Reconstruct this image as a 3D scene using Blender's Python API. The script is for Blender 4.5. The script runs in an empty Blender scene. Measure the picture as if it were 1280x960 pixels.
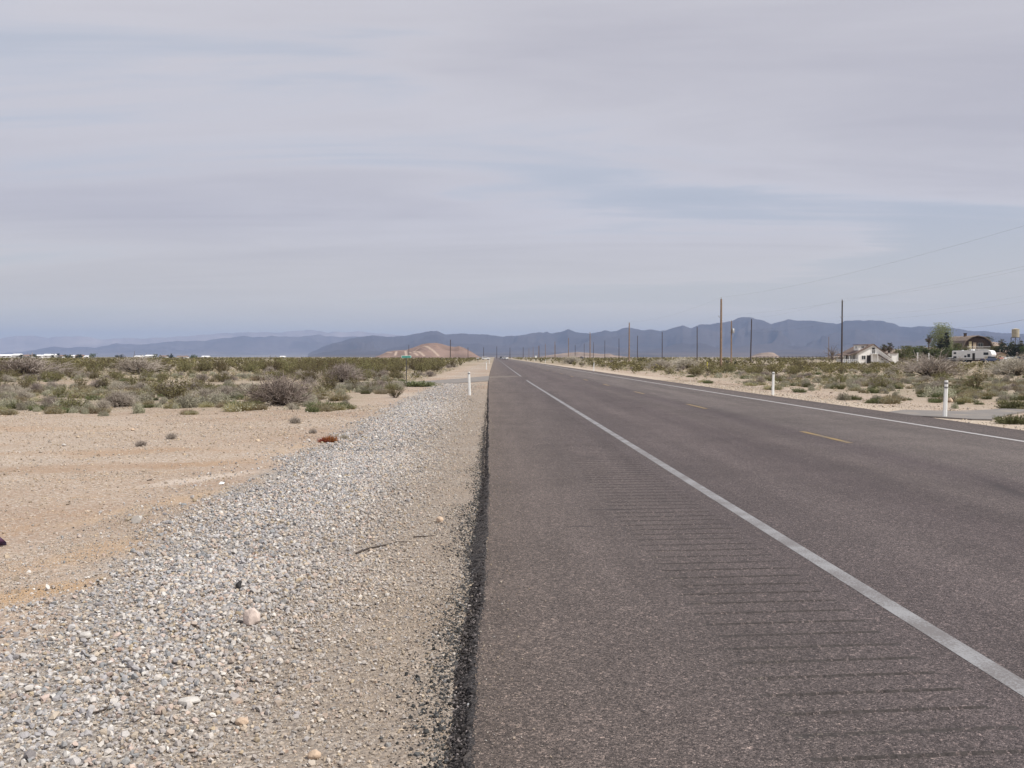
import bpy, math, random
import numpy as np
from mathutils import Vector, Matrix

R = math.radians
rng = np.random.default_rng(7)
random.seed(7)
scene = bpy.context.scene
COL = scene.collection

# ------------------------------------------------------------------ camera model (photo is 1280 x 960)
F_PX = 1244.0
HC = 1.57
HORIZON = 446.0
PITCH = math.atan((480.0 - HORIZON) / F_PX)
CP, SP = math.cos(PITCH), math.sin(PITCH)


def ray(px, py):
    x = (px - 640.0) / F_PX
    u = -(py - 480.0) / F_PX
    return Vector((x, CP + u * SP, -SP + u * CP))


def at(px, py, z0=0.0):
    """point of the level z0 seen at a pixel of the photograph"""
    d = ray(px, py)
    t = (z0 - HC) / d.z
    return Vector((d.x * t, d.y * t, z0))


def at_y(px, py, Y):
    d = ray(px, py)
    t = Y / d.y
    return Vector((d.x * t, Y, HC + d.z * t))


cam_d = bpy.data.cameras.new('camera')
cam_d.sensor_width = 36.0
cam_d.lens = 36.0 * F_PX / 1280.0
cam_d.clip_start = 0.1
cam_d.clip_end = 90000.0
cam = bpy.data.objects.new('camera', cam_d)
cam.location = (0, 0, HC)
cam.rotation_euler = (math.pi / 2 - PITCH, 0, 0)
COL.objects.link(cam)
scene.camera = cam


# ------------------------------------------------------------------ road line: u = distance from the left pavement edge
def road_x(y):
    y = np.asarray(y, float)
    s = np.maximum(0.0, y - 55.0)
    return -0.0237 * y + 0.0064 * s * s / (s + 25.0)


def u_of(x, y):
    return x - road_x(y)


GZL = -0.062


def lip(y):
    """how far the pavement edge wanders from the straight line"""
    y = np.asarray(y, float)
    return -0.062 * np.clip((9.5 - y) / 4.5, 0, 1) + np.clip(y / 6, 0, 1) * np.clip((60 - y) / 20, 0, 1) * (0.007 * np.sin(y * 1.1) + 0.006 * np.sin(y * 2.9 + 1) + 0.005 * np.sin(y * 7.3))


def hum(x, y):
    return (0.5 * np.sin(x * 0.71 + 1.3 * np.sin(y * 0.23)) + 0.5 * np.sin(y * 0.53 + 1.7 * np.sin(x * 0.31 + 1.0))
            + 0.35 * np.sin(x * 1.9 + y * 1.3 + 2.0) + 0.25 * np.sin(x * 2.7 - y * 2.1))


def gz(x, y):
    """height of the natural ground"""
    x = np.asarray(x, float); y = np.asarray(y, float)
    u = u_of(x, y)
    base = np.where(u < 0.0, GZL, np.where(u > 11.45, -0.05, -0.10))
    # soft shoulders: right under the pavement the sheet dips
    out = np.where(u < 0, np.clip((-u - 3.0) / 3.0, 0, 1), np.clip((u - 13.0) / 3.0, 0, 1))
    small = np.where(u < 0, np.clip((-u - 0.3) / 1.0, 0, 1), np.clip((u - 11.8) / 1.0, 0, 1))
    return base + 0.035 * hum(x, y) * out + 0.006 * hum(x * 4.1, y * 4.3) * small


# ------------------------------------------------------------------ mesh helpers
def tag(o, label=None, cat=None, group=None, kind=None):
    if label: o['label'] = label
    if cat: o['category'] = cat
    if group: o['group'] = group
    if kind: o['kind'] = kind
    return o


def empty(name, loc, rz=0.0):
    o = bpy.data.objects.new(name, None)
    o.location = loc
    o.rotation_euler = (0, 0, rz)
    o.empty_display_size = 0.2
    COL.objects.link(o)
    return o


def link_mesh(name, me, parent=None, loc=None, rz=None):
    o = bpy.data.objects.new(name, me)
    COL.objects.link(o)
    if parent: o.parent = parent
    if loc is not None: o.location = loc
    if rz is not None: o.rotation_euler = (0, 0, rz)
    return o


def np_mesh(name, V, F, mats=(), mi=None, col=None, smooth=False):
    """fast mesh of faces with one vertex count; col = per-vertex rgb -> attribute 'tint'"""
    V = np.asarray(V, np.float32); F = np.asarray(F, np.int32)
    me = bpy.data.meshes.new(name)
    n, k = F.shape
    me.vertices.add(len(V)); me.vertices.foreach_set('co', V.ravel())
    me.loops.add(n * k); me.loops.foreach_set('vertex_index', F.ravel())
    me.polygons.add(n)
    me.polygons.foreach_set('loop_start', np.arange(0, n * k, k, dtype=np.int32))
    me.polygons.foreach_set('loop_total', np.full(n, k, np.int32))
    for m in mats: me.materials.append(m)
    if mi is not None: me.polygons.foreach_set('material_index', np.asarray(mi, np.int32))
    me.polygons.foreach_set('use_smooth', np.full(n, bool(smooth)))
    if col is not None:
        a = me.attributes.new('tint', 'FLOAT_COLOR', 'POINT')
        c = np.ones((len(V), 4), np.float32); c[:, :3] = col
        a.data.foreach_set('color', c.ravel())
    me.update(calc_edges=True)
    return me


class MB:
    def __init__(s):
        s.v = []; s.f = []; s.m = []; s.sm = []; s.mats = []

    def mat(s, m):
        if m not in s.mats: s.mats.append(m)
        return s.mats.index(m)

    def add(s, verts, faces, m, smooth=False):
        b = len(s.v); k = s.mat(m)
        s.v += [tuple(v) for v in verts]
        for f in faces:
            s.f.append([b + i for i in f]); s.m.append(k); s.sm.append(smooth)

    def box(s, c, d, m, rz=0.0, taper=1.0):
        cx, cy, cz = c; dx, dy, dz = d[0] / 2, d[1] / 2, d[2] / 2
        vs = []
        for sz, t in ((-1, 1.0), (1, taper)):
            for sx, sy in ((-1, -1), (1, -1), (1, 1), (-1, 1)):
                x, y = sx * dx * t, sy * dy * t
                vs.append((cx + x * math.cos(rz) - y * math.sin(rz), cy + x * math.sin(rz) + y * math.cos(rz), cz + sz * dz))
        s.add(vs, [(3, 2, 1, 0), (4, 5, 6, 7), (0, 1, 5, 4), (1, 2, 6, 5), (2, 3, 7, 6), (3, 0, 4, 7)], m)

    def tube(s, pts, rad, m, n=8, cap=True, smooth=True):
        pts = [Vector(p) for p in pts]
        if not hasattr(rad, '__len__'): rad = [rad] * len(pts)
        rings = []
        for i, p in enumerate(pts):
            t = (pts[min(i + 1, len(pts) - 1)] - pts[max(i - 1, 0)]).normalized()
            a = t.cross(Vector((0, 0, 1)))
            if a.length < 1e-3: a = Vector((1, 0, 0))
            a.normalize(); b = t.cross(a).normalized()
            rings.append([p + (a * math.cos(2 * math.pi * j / n) + b * math.sin(2 * math.pi * j / n)) * rad[i] for j in range(n)])
        vs = [v for r in rings for v in r]
        fs = []
        for i in range(len(pts) - 1):
            for j in range(n):
                fs.append((i * n + j, i * n + (j + 1) % n, (i + 1) * n + (j + 1) % n, (i + 1) * n + j))
        s.add(vs, fs, m, smooth)
        if cap:
            s.add(rings[0], [tuple(range(n))[::-1]], m); s.add(rings[-1], [tuple(range(n))], m)

    def prism_y(s, prof, y0, y1, m):
        """profile (x, z) counter-clockwise seen from -y, extruded in y"""
        n = len(prof)
        vs = [(x, y0, z) for x, z in prof] + [(x, y1, z) for x, z in prof]
        fs = [tuple(range(n)), tuple(range(2 * n - 1, n - 1, -1))]
        fs += [((i + 1) % n, i, n + i, n + (i + 1) % n) for i in range(n)]
        s.add(vs, fs, m)

    def prism_x(s, prof, x0, x1, m, inset=0.0):
        """profile (y, z) extruded in x"""
        n = len(prof)
        vs = [(x0, y, z) for y, z in prof] + [(x1, y, z) for y, z in prof]
        fs = [tuple(range(n))[::-1], tuple(range(n, 2 * n))]
        fs += [(i, (i + 1) % n, n + (i + 1) % n, n + i) for i in range(n)]
        s.add(vs, fs, m)

    def mesh(s, name):
        me = bpy.data.meshes.new(name)
        me.from_pydata(s.v, [], s.f)
        for m in s.mats: me.materials.append(m)
        me.polygons.foreach_set('material_index', s.m)
        me.polygons.foreach_set('use_smooth', s.sm)
        me.update()
        return me

    def build(s, name, parent=None, loc=None, rz=None, bevel=0.0):
        o = link_mesh(name, s.mesh(name), parent, loc, rz)
        if bevel:
            b = o.modifiers.new('bevel', 'BEVEL'); b.width = bevel; b.segments = 2; b.limit_method = 'ANGLE'
        return o


# ------------------------------------------------------------------ material helpers
class NT:
    def __init__(s, m):
        s.t = m.node_tree; s.n = s.t.nodes; s.l = s.t.links

    def node(s, kind, **kw):
        n = s.n.new(kind)
        for k, v in kw.items(): setattr(n, k, v)
        return n

    def put(s, sock, v):
        if hasattr(v, 'is_linked') or isinstance(v, bpy.types.NodeSocket): s.l.new(v, sock)
        elif isinstance(v, (tuple, list)) and len(v) == 3 and sock.type == 'RGBA': sock.default_value = (*v, 1)
        else: sock.default_value = v

    def math(s, op, a, b=0.0, c=None, clamp=False):
        n = s.node('ShaderNodeMath', operation=op); n.use_clamp = clamp
        s.put(n.inputs[0], a); s.put(n.inputs[1], b)
        if c is not None: s.put(n.inputs[2], c)
        return n.outputs[0]

    def sstep(s, v, lo, hi):
        n = s.node('ShaderNodeMapRange', interpolation_type='SMOOTHSTEP')
        s.put(n.inputs['Value'], v); s.put(n.inputs['From Min'], lo); s.put(n.inputs['From Max'], hi)
        return n.outputs[0]

    def mix(s, f, a, b, blend='MIX'):
        n = s.node('ShaderNodeMix', data_type='RGBA', blend_type=blend)
        s.put(n.inputs[0], f); s.put(n.inputs[6], a); s.put(n.inputs[7], b)
        return n.outputs[2]

    def noise(s, vec, scale, detail=3.0, rough=0.55, dist=0.0):
        n = s.node('ShaderNodeTexNoise')
        if vec is not None: s.l.new(vec, n.inputs['Vector'])
        n.inputs['Scale'].default_value = scale; n.inputs['Detail'].default_value = detail
        n.inputs['Roughness'].default_value = rough; n.inputs['Distortion'].default_value = dist
        return n.outputs['Fac']

    def ramp(s, f, stops):
        n = s.node('ShaderNodeValToRGB')
        s.put(n.inputs[0], f)
        el = n.color_ramp.elements
        while len(el) < len(stops): el.new(0.5)
        for e, (p, c) in zip(el, stops):
            e.position = p; e.color = (*c, 1) if len(c) == 3 else c
        return n.outputs[0]

    def bump(s, h, strength, dist):
        n = s.node('ShaderNodeBump')
        n.inputs['Strength'].default_value = strength; n.inputs['Distance'].default_value = dist
        s.l.new(h, n.inputs['Height'])
        return n.outputs[0]


def new_mat(name):
    m = bpy.data.materials.new(name); m.use_nodes = True
    t = NT(m)
    b = t.n['Principled BSDF']
    return m, t, b


def paint(name, c, rough=0.7, metal=0.0, var=0.12, scale=6.0, spec=0.4):
    """plain real-world colour with some wear"""
    m, t, b = new_mat(name)
    tc = t.node('ShaderNodeTexCoord')
    f = t.noise(tc.outputs['Object'], scale, 4.0, 0.6)
    c0 = tuple(x * (1 - var) for x in c); c1 = tuple(min(1, x * (1 + var)) for x in c)
    t.put(b.inputs['Base Color'], t.ramp(f, [(0.3, c0), (0.7, c1)]))
    b.inputs['Roughness'].default_value = rough; b.inputs['Metallic'].default_value = metal
    b.inputs['Specular IOR Level'].default_value = spec
    return m


def leaf_mat(name, c, var=0.35, trans=0.35, rough=0.75):
    """foliage: hue drifts from plant to plant and from clump to clump"""
    m, t, b = new_mat(name)
    oi = t.node('ShaderNodeObjectInfo'); tc = t.node('ShaderNodeTexCoord')
    f = t.noise(tc.outputs['Object'], 5.0, 2.0)
    c0 = tuple(x * (1 - var) for x in c); c1 = tuple(x * (1 + var) for x in c)
    k = t.ramp(f, [(0.3, c0), (0.7, c1)])
    hs = t.node('ShaderNodeHueSaturation')
    t.l.new(k, hs.inputs['Color'])
    t.l.new(t.math('MULTIPLY_ADD', oi.outputs['Random'], 0.05, 0.475), hs.inputs['Hue'])
    t.l.new(t.math('MULTIPLY_ADD', oi.outputs['Random'], 0.5, 0.75), hs.inputs['Value'])
    t.l.new(hs.outputs[0], b.inputs['Base Color'])
    b.inputs['Roughness'].default_value = rough; b.inputs['Specular IOR Level'].default_value = 0.15
    tr = t.node('ShaderNodeBsdfTranslucent'); t.l.new(hs.outputs[0], tr.inputs['Color'])
    mx = t.node('ShaderNodeMixShader'); mx.inputs[0].default_value = trans
    t.l.new(b.outputs[0], mx.inputs[1]); t.l.new(tr.outputs[0], mx.inputs[2])
    t.l.new(mx.outputs[0], t.n['Material Output'].inputs['Surface'])
    return m


def tint_mat(name, rough=0.85, trans=0.0, spec=0.3, speck=0.0):
    """colour carried by the mesh itself (one colour for each stone or clump)"""
    m, t, b = new_mat(name)
    a = t.node('ShaderNodeAttribute', attribute_name='tint')
    c = a.outputs['Color']
    if speck:
        g = t.node('ShaderNodeNewGeometry')
        f = t.noise(g.outputs['Position'], 260.0, 3.0, 0.7)
        c = t.mix(1.0, c, t.ramp(f, [(0.3, (1 - speck,) * 3), (0.7, (1 + speck,) * 3)]), 'MULTIPLY')
    t.l.new(c, b.inputs['Base Color'])
    b.inputs['Roughness'].default_value = rough; b.inputs['Specular IOR Level'].default_value = spec
    if trans:
        tr = t.node('ShaderNodeBsdfTranslucent'); t.l.new(c, tr.inputs['Color'])
        mx = t.node('ShaderNodeMixShader'); mx.inputs[0].default_value = trans
        t.l.new(b.outputs[0], mx.inputs[1]); t.l.new(tr.outputs[0], mx.inputs[2])
        t.l.new(mx.outputs[0], t.n['Material Output'].inputs['Surface'])
    return m


def road_u(t):
    """nodes: position, its x, y and the distance u from the pavement edge"""
    g = t.node('ShaderNodeNewGeometry')
    sp = t.node('ShaderNodeSeparateXYZ'); t.l.new(g.outputs['Position'], sp.inputs[0])
    x, y = sp.outputs[0], sp.outputs[1]
    s = t.math('MAXIMUM', t.math('SUBTRACT', y, 55.0), 0.0)
    k = t.math('DIVIDE', t.math('MULTIPLY', t.math('MULTIPLY', s, s), 0.0064), t.math('ADD', s, 25.0))
    u = t.math('SUBTRACT', t.math('MULTIPLY_ADD', y, 0.0237, x), k)
    return g.outputs['Position'], x, y, u
# ------------------------------------------------------------------ light, sky, air
SUN_EL, SUN_AZ = R(52), R(116)       # azimuth clockwise from the road direction (+Y)
sd = Vector((math.cos(SUN_EL) * math.sin(SUN_AZ), math.cos(SUN_EL) * math.cos(SUN_AZ), math.sin(SUN_EL)))
sl = bpy.data.lights.new('sun', 'SUN'); sl.energy = 4.4; sl.angle = R(1.0); sl.color = (1.0, 0.955, 0.88)
so = bpy.data.objects.new('sun', sl); so.rotation_euler = sd.to_track_quat('Z', 'Y').to_euler(); COL.objects.link(so)

w = bpy.data.worlds.new('World'); scene.world = w; w.use_nodes = True
t = NT(w)
bg = t.n['Background']; bg.inputs['Strength'].default_value = 0.1
sky = t.node('ShaderNodeTexSky', sky_type='NISHITA')
sky.sun_disc = False; sky.sun_elevation = SUN_EL; sky.sun_rotation = SUN_AZ
sky.air_density = 1.0; sky.dust_density = 2.5; sky.altitude = 800
tc = t.node('ShaderNodeTexCoord')
sp = t.node('ShaderNodeSeparateXYZ'); t.l.new(tc.outputs['Generated'], sp.inputs[0])
zc = t.math('MAXIMUM', sp.outputs[2], 0.0)
den = t.math('ADD', zc, 0.075)
cx = t.math('DIVIDE', sp.outputs[0], den); cy = t.math('DIVIDE', sp.outputs[1], den)
cv = t.node('ShaderNodeCombineXYZ')
t.l.new(t.math('MULTIPLY', t.math('MULTIPLY_ADD', cy, 0.18, cx), 0.62), cv.inputs[0]); t.l.new(t.math('MULTIPLY', cy, 1.0), cv.inputs[1])
cv2 = t.node('ShaderNodeVectorMath', operation='ADD'); t.l.new(cv.outputs[0], cv2.inputs[0]); cv2.inputs[1].default_value = (3.7, 1.2, 0.4)
n1 = t.noise(cv2.outputs[0], 0.42, 6.0, 0.5, 0.5)
cm = t.node('ShaderNodeMapping'); t.l.new(cv2.outputs[0], cm.inputs[0]); cm.inputs['Scale'].default_value = (0.45, 1.0, 1.0); cm.inputs['Rotation'].default_value = (0, 0, 0.12)
n2 = t.noise(cm.outputs[0], 1.5, 7.0, 0.58, 0.9)
n3 = t.noise(cv2.outputs[0], 0.2, 2.0, 0.5, 0.2)
dens = t.math('ADD', t.math('MULTIPLY', n1, 0.44), t.math('ADD', t.math('MULTIPLY', n2, 0.42), t.math('MULTIPLY', n3, 0.26)))
# thin blue gaps in a nearly closed veil
cover = t.sstep(dens, 0.47, 0.565)
shade = t.ramp(t.math('ADD', t.math('MULTIPLY', n1, 0.42), t.math('ADD', t.math('MULTIPLY', n2, 0.22), t.math('MULTIPLY', n3, 0.36))),
               [(0.40, (4.75, 4.82, 5.35)), (0.46, (5.75, 5.65, 6.1)), (0.52, (5.2, 5.1, 5.55)), (0.59, (4.5, 4.42, 4.95))])
nish = t.mix(0.8, sky.outputs[0], (4.45, 4.78, 5.5))
cover2 = t.math('MULTIPLY_ADD', cover, 0.62, 0.36)
skyc = t.mix(cover2, nish, shade)
# thick low air at the horizon
hz = t.sstep(sp.outputs[2], 0.15, 0.0)
skyc = t.mix(t.math('MULTIPLY', hz, 0.85), skyc, (6.9, 6.3, 5.05))
t.l.new(skyc, bg.inputs['Color'])

scene.view_settings.view_transform = 'Standard'
scene.view_settings.look = 'None'
scene.view_settings.gamma = 1.0
scene.view_settings.use_curve_mapping = False
scene.view_settings.exposure = 0.2
scene.render.engine = 'CYCLES'
cy_ = scene.cycles
cy_.use_denoising = True
cy_.denoiser = 'OPENIMAGEDENOISE'
cy_.max_bounces = 5; cy_.diffuse_bounces = 2; cy_.glossy_bounces = 2; cy_.transmission_bounces = 3
cy_.transparent_max_bounces = 6; cy_.volume_bounces = 0
cy_.use_adaptive_sampling = True; cy_.adaptive_threshold = 0.01
cy_.sample_clamp_indirect = 4.0

m_haze = bpy.data.materials.new('haze_air'); m_haze.use_nodes = True
t = NT(m_haze)
t.n.remove(t.n['Principled BSDF'])
pv = t.node('ShaderNodeVolumePrincipled')
pv.inputs['Color'].default_value = (0.44, 0.585, 0.915, 1)
pv.inputs['Density'].default_value = 6.4e-5
pv.inputs['Anisotropy'].default_value = 0.0
t.l.new(pv.outputs[0], t.n['Material Output'].inputs['Volume'])
mb = MB(); mb.box((0, 11900, 294), (45000, 25000, 592), m_haze)
tag(mb.build('haze'), 'pale blue desert haze over the plain', kind='stuff')

# ------------------------------------------------------------------ ground
m_ground, t, b = new_mat('desert_ground')
pos, X, Y, U = road_u(t)
nbig = t.noise(pos, 0.16, 3.0, 0.55)
nmid = t.noise(pos, 1.1, 4.0, 0.6)
nfin = t.noise(pos, 22.0, 4.0, 0.65)
sand = t.ramp(nbig, [(0.34, (0.31, 0.222, 0.166)), (0.5, (0.352, 0.266, 0.205)), (0.66, (0.395, 0.312, 0.25))])
sand = t.mix(t.math('MULTIPLY', t.sstep(nmid, 0.52, 0.72), 0.7), sand, (0.36, 0.235, 0.145))
sand = t.mix(0.8, sand, t.ramp(t.noise(pos, 55.0, 3.0, 0.75), [(0.32, (0.66, 0.64, 0.62)), (0.5, (0.97, 0.97, 0.97)), (0.68, (1.3, 1.3, 1.3))]), 'MULTIPLY')
# pebbles lying in the dirt
vo = t.node('ShaderNodeTexVoronoi'); t.l.new(pos, vo.inputs['Vector']); vo.inputs['Scale'].default_value = 38.0
vs_ = t.node('ShaderNodeSeparateColor'); t.l.new(vo.outputs['Color'], vs_.inputs[0])
peb = t.ramp(vs_.outputs[0], [(0.0, (0.20, 0.16, 0.13)), (0.35, (0.34, 0.28, 0.22)), (0.7, (0.46, 0.40, 0.34)), (1.0, (0.62, 0.57, 0.52))])
sand = t.mix(t.math('MULTIPLY', t.sstep(t.math('ADD', nfin, t.math('MULTIPLY', nbig, 0.5)), 0.62, 0.86), 0.75), sand, peb)
# far plain: low ground cover between the bushes
nfar = t.noise(pos, 0.035, 5.0, 0.7)
cov = t.math('MULTIPLY', t.sstep(nfar, 0.38, 0.58), t.sstep(Y, 70.0, 350.0))
sand = t.mix(t.math('MULTIPLY', cov, 0.75), sand, (0.135, 0.125, 0.062))
# litter and dead stems covering the soil where the bushes grow
zone = t.math('MULTIPLY', t.sstep(t.math('ADD', Y, t.math('MULTIPLY', nmid, 6.0)), 29.0, 36.0), t.math('ADD', t.sstep(U, -3.6, -5.6), t.sstep(U, 14.5, 18.0)))
lit = t.ramp(nfin, [(0.32, (0.17, 0.14, 0.10)), (0.55, (0.31, 0.265, 0.195)), (0.75, (0.43, 0.37, 0.29))])
sand = t.mix(t.math('MULTIPLY', zone, t.math('MULTIPLY', t.sstep(t.math('ADD', t.math('MULTIPLY', nmid, 0.7), t.math('MULTIPLY', nbig, 0.4)), 0.40, 0.66), 0.85)), sand, lit)
# gravel shoulder beside the pavement
vg = t.node('ShaderNodeTexVoronoi'); t.l.new(pos, vg.inputs['Vector']); vg.inputs['Scale'].default_value = 46.0
vgs = t.node('ShaderNodeSeparateColor'); t.l.new(vg.outputs['Color'], vgs.inputs[0])
grav = t.ramp(vgs.outputs[0], [(0.0, (0.16, 0.145, 0.135)), (0.35, (0.26, 0.235, 0.215)), (0.7, (0.33, 0.30, 0.27)), (1.0, (0.55, 0.51, 0.46))])
fines = t.ramp(nfin, [(0.3, (0.16, 0.125, 0.10)), (0.7, (0.33, 0.265, 0.205))])
fm = t.math('ADD', t.sstep(U, -2.2, -0.3), t.math('MULTIPLY', t.math('SUBTRACT', nmid, 0.5), 1.2))
grav = t.mix(t.math('MULTIPLY', fm, 0.7, clamp=True), grav, fines)
edge = t.math('MULTIPLY', t.math('SUBTRACT', nmid, 0.5), 1.6)
gm = t.math('MULTIPLY', t.sstep(t.math('ADD', t.math('MULTIPLY_ADD', t.sstep(Y, 9.5, 5.0), -0.55, U), edge), -3.4, -2.9), t.sstep(U, 1.0, 0.5))
gm = t.math('MULTIPLY', gm, t.math('SUBTRACT', 1.0, t.math('MULTIPLY', t.sstep(Y, 35.0, 60.0), 0.7)))
# pale crushed rock along the far pavement edge
gr = t.math('MULTIPLY', t.sstep(U, 10.8, 11.2), t.sstep(t.math('ADD', U, t.math('MULTIPLY', edge, 1.5)), 14.0, 12.4))
colr = t.mix(gm, sand, grav)
colr = t.mix(t.math('MULTIPLY', gr, 0.8), colr, t.mix(0.55, peb, (0.50, 0.42, 0.33)))


def blot(t, X, Y, cx, cy, rx, ry, rot, nz, amt):
    dx = t.math('SUBTRACT', X, cx); dy = t.math('SUBTRACT', Y, cy)
    c, s = math.cos(rot), math.sin(rot)
    a = t.math('DIVIDE', t.math('ADD', t.math('MULTIPLY', dx, c), t.math('MULTIPLY', dy, s)), rx)
    bb = t.math('DIVIDE', t.math('SUBTRACT', t.math('MULTIPLY', dy, c), t.math('MULTIPLY', dx, s)), ry)
    d = t.math('SQRT', t.math('ADD', t.math('MULTIPLY', a, a), t.math('MULTIPLY', bb, bb)))
    d = t.math('ADD', d, t.math('MULTIPLY', t.math('SUBTRACT', nz, 0.5), 3.2))
    return t.math('MULTIPLY', t.sstep(d, 1.5, 0.2), amt)


# rusty soil bands, the pale caliche smear and the orange lip of the pull-out
for (px, py, rx, ry, rot, c, amt) in (
        (40, 588, 2.4, 0.6, 0.35, (0.29, 0.185, 0.115), 0.5), (150, 566, 2.0, 0.6, 0.25, (0.33, 0.21, 0.125), 0.5),
        (20, 535, 3.5, 0.9, 0.1, (0.35, 0.22, 0.13), 0.4), (290, 577, 1.2, 0.35, 0.9, (0.34, 0.22, 0.13), 0.4),
        (238, 600, 1.25, 0.22, 1.0, (0.52, 0.45, 0.39), 0.7), (110, 690, 1.6, 0.22, 1.25, (0.40, 0.28, 0.18), 0.7),
        (30, 745, 0.8, 0.2, 1.1, (0.40, 0.26, 0.14), 0.7), (225, 625, 1.6, 0.22, 1.2, (0.43, 0.315, 0.21), 0.6),
        (440, 545, 4.0, 0.3, 1.35, (0.42, 0.31, 0.21), 0.5)):
    p = at(px, py, GZL)
    colr = t.mix(blot(t, X, Y, p.x, p.y, rx, ry, rot, nmid, amt), colr, c)
t.l.new(colr, b.inputs['Base Color'])
b.inputs['Roughness'].default_value = 0.95; b.inputs['Specular IOR Level'].default_value = 0.15
hgt = t.math('ADD', t.math('MULTIPLY', nfin, 0.6), t.math('MULTIPLY', vo.outputs['Distance'], -0.5))
t.l.new(t.bump(hgt, 0.9, 0.03), b.inputs['Normal'])


def spaced(stops):
    out = []
    for a, bb, n in stops: out += list(np.linspace(a, bb, n, endpoint=False))
    return np.array(out)


xs = np.concatenate([-spaced([(0.0, 30, 150), (30, 100, 60), (100, 600, 30), (600, 22000, 20)])[::-1][:-1],
                     spaced([(0.0, 40, 180), (40, 120, 60), (120, 600, 30), (600, 22000, 20)])])
ys = spaced([(-250, 0, 20), (0, 50, 220), (50, 120, 100), (120, 700, 60), (700, 24000, 40)])
GX, GY = np.meshgrid(xs, ys)
GZ = np.where((GY > 2) & (GY < 200) & (np.abs(GX) < 300), gz(GX, GY), np.where((u_of(GX, GY) > -0.6) & (u_of(GX, GY) < 12.2), -0.10, -0.06))
ny, nx = GX.shape
idx = np.arange(nx * ny).reshape(ny, nx)
Fq = np.stack([idx[:-1, :-1], idx[:-1, 1:], idx[1:, 1:], idx[1:, :-1]], -1).reshape(-1, 4)
tag(link_mesh('ground', np_mesh('ground', np.stack([GX, GY, GZ], -1).reshape(-1, 3), Fq, [m_ground], smooth=True)), kind='structure')

# ------------------------------------------------------------------ road
m_road, t, b = new_mat('asphalt')
pos, X, Y, U = road_u(t)
st = t.node('ShaderNodeMapping'); t.l.new(pos, st.inputs[0]); st.inputs['Scale'].default_value = (1.0, 0.06, 1.0)
streak = t.noise(st.outputs[0], 1.6, 4.0, 0.6)
fine = t.noise(pos, 130.0, 2.0, 0.7)
mid = t.noise(pos, 60.0, 4.0, 0.8)
big = t.noise(pos, 0.7, 4.0, 0.6)
base = t.ramp(t.math('DIVIDE', U, 12.0), [
    (0.0, (0.124, 0.100, 0.088)), (0.035, (0.116, 0.095, 0.087)), (0.10, (0.104, 0.086, 0.082)), (0.19, (0.090, 0.074, 0.074)),
    (0.215, (0.089, 0.073, 0.073)), (0.30, (0.101, 0.083, 0.082)), (0.39, (0.083, 0.067, 0.068)), (0.46, (0.100, 0.083, 0.081)),
    (0.53, (0.080, 0.065, 0.067)), (0.585, (0.108, 0.092, 0.089)), (0.68, (0.124, 0.106, 0.101)), (0.76, (0.108, 0.093, 0.089)), (0.83, (0.110, 0.093, 0.089)), (0.95, (0.086, 0.070, 0.067))])
base = t.mix(1.0, base, t.ramp(t.math('ADD', t.math('MULTIPLY', streak, 0.6), t.math('MULTIPLY', big, 0.4)), [(0.3, (0.72,) * 3), (0.7, (1.28,) * 3)]), 'MULTIPLY')
va = t.node('ShaderNodeTexVoronoi'); t.l.new(pos, va.inputs['Vector']); va.inputs['Scale'].default_value = 150.0
vas = t.node('ShaderNodeSeparateColor'); t.l.new(va.outputs['Color'], vas.inputs[0])
vb = t.node('ShaderNodeTexVoronoi'); t.l.new(pos, vb.inputs['Vector']); vb.inputs['Scale'].default_value = 48.0
vbs = t.node('ShaderNodeSeparateColor'); t.l.new(vb.outputs['Color'], vbs.inputs[0])
agg2 = t.ramp(vbs.outputs[1], [(0.0, (0.72, 0.72, 0.72)), (0.7, (1.0, 1.0, 1.0)), (0.93, (1.1, 1.1, 1.1)), (0.97, (1.5, 1.46, 1.42))])
agg = t.ramp(vas.outputs[0],
             [(0.0, (0.36, 0.36, 0.37)), (0.4, (0.82, 0.81, 0.81)), (0.8, (1.35, 1.33, 1.32)), (0.93, (1.9, 1.86, 1.8)), (1.0, (3.0, 2.9, 2.8))])
base = t.mix(1.0, t.mix(1.0, base, agg2, 'MULTIPLY'), agg, 'MULTIPLY')
# dust dragged out of the side road, a cracked joint and tyre scuffs
dust = t.math('MULTIPLY', t.sstep(t.math('ABSOLUTE', t.math('SUBTRACT', t.math('MULTIPLY_ADD', U, -1.6, Y), 76.5)), 3.6, 1.0), t.sstep(U, 3.6, 1.2))
base = t.mix(t.math('MULTIPLY', dust, 0.55), base, (0.21, 0.18, 0.15))
crk = t.math('MULTIPLY', t.sstep(t.math('ABSOLUTE', t.math('SUBTRACT', t.math('MULTIPLY_ADD', big, 0.6, Y), 44.0)), 0.22, 0.05), t.sstep(U, 4.0, 2.8))
base = t.mix(t.math('MULTIPLY', crk, 0.5), base, (0.035, 0.03, 0.03))
for (px, py, rx, ry, rot, amt) in ((765, 637, 0.30, 0.05, 0.1, 0.7), (728, 658, 0.14, 0.04, 0.0, 0.7), (738, 572, 0.09, 0.12, 0.3, 0.6), (1070, 560, 0.5, 0.05, 0.1, 0.5),
                                   (1260, 612, 1.2, 0.10, 1.4, 0.6), (1014, 820, 0.03, 0.02, 0.0, 0.8)):
    p = at(px, py)
    base = t.mix(blot(t, X, Y, p.x, p.y, rx, ry, rot, mid, amt), base, (0.04, 0.034, 0.036))
t.l.new(base, b.inputs['Base Color'])
b.inputs['Roughness'].default_value = 0.82; b.inputs['Specular IOR Level'].default_value = 0.3
t.l.new(t.bump(t.math('ADD', t.math('MULTIPLY', fine, 0.5), t.math('ADD', mid, t.math('MULTIPLY', va.outputs['Distance'], -0.8))), 0.9, 0.008), b.inputs['Normal'])

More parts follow.
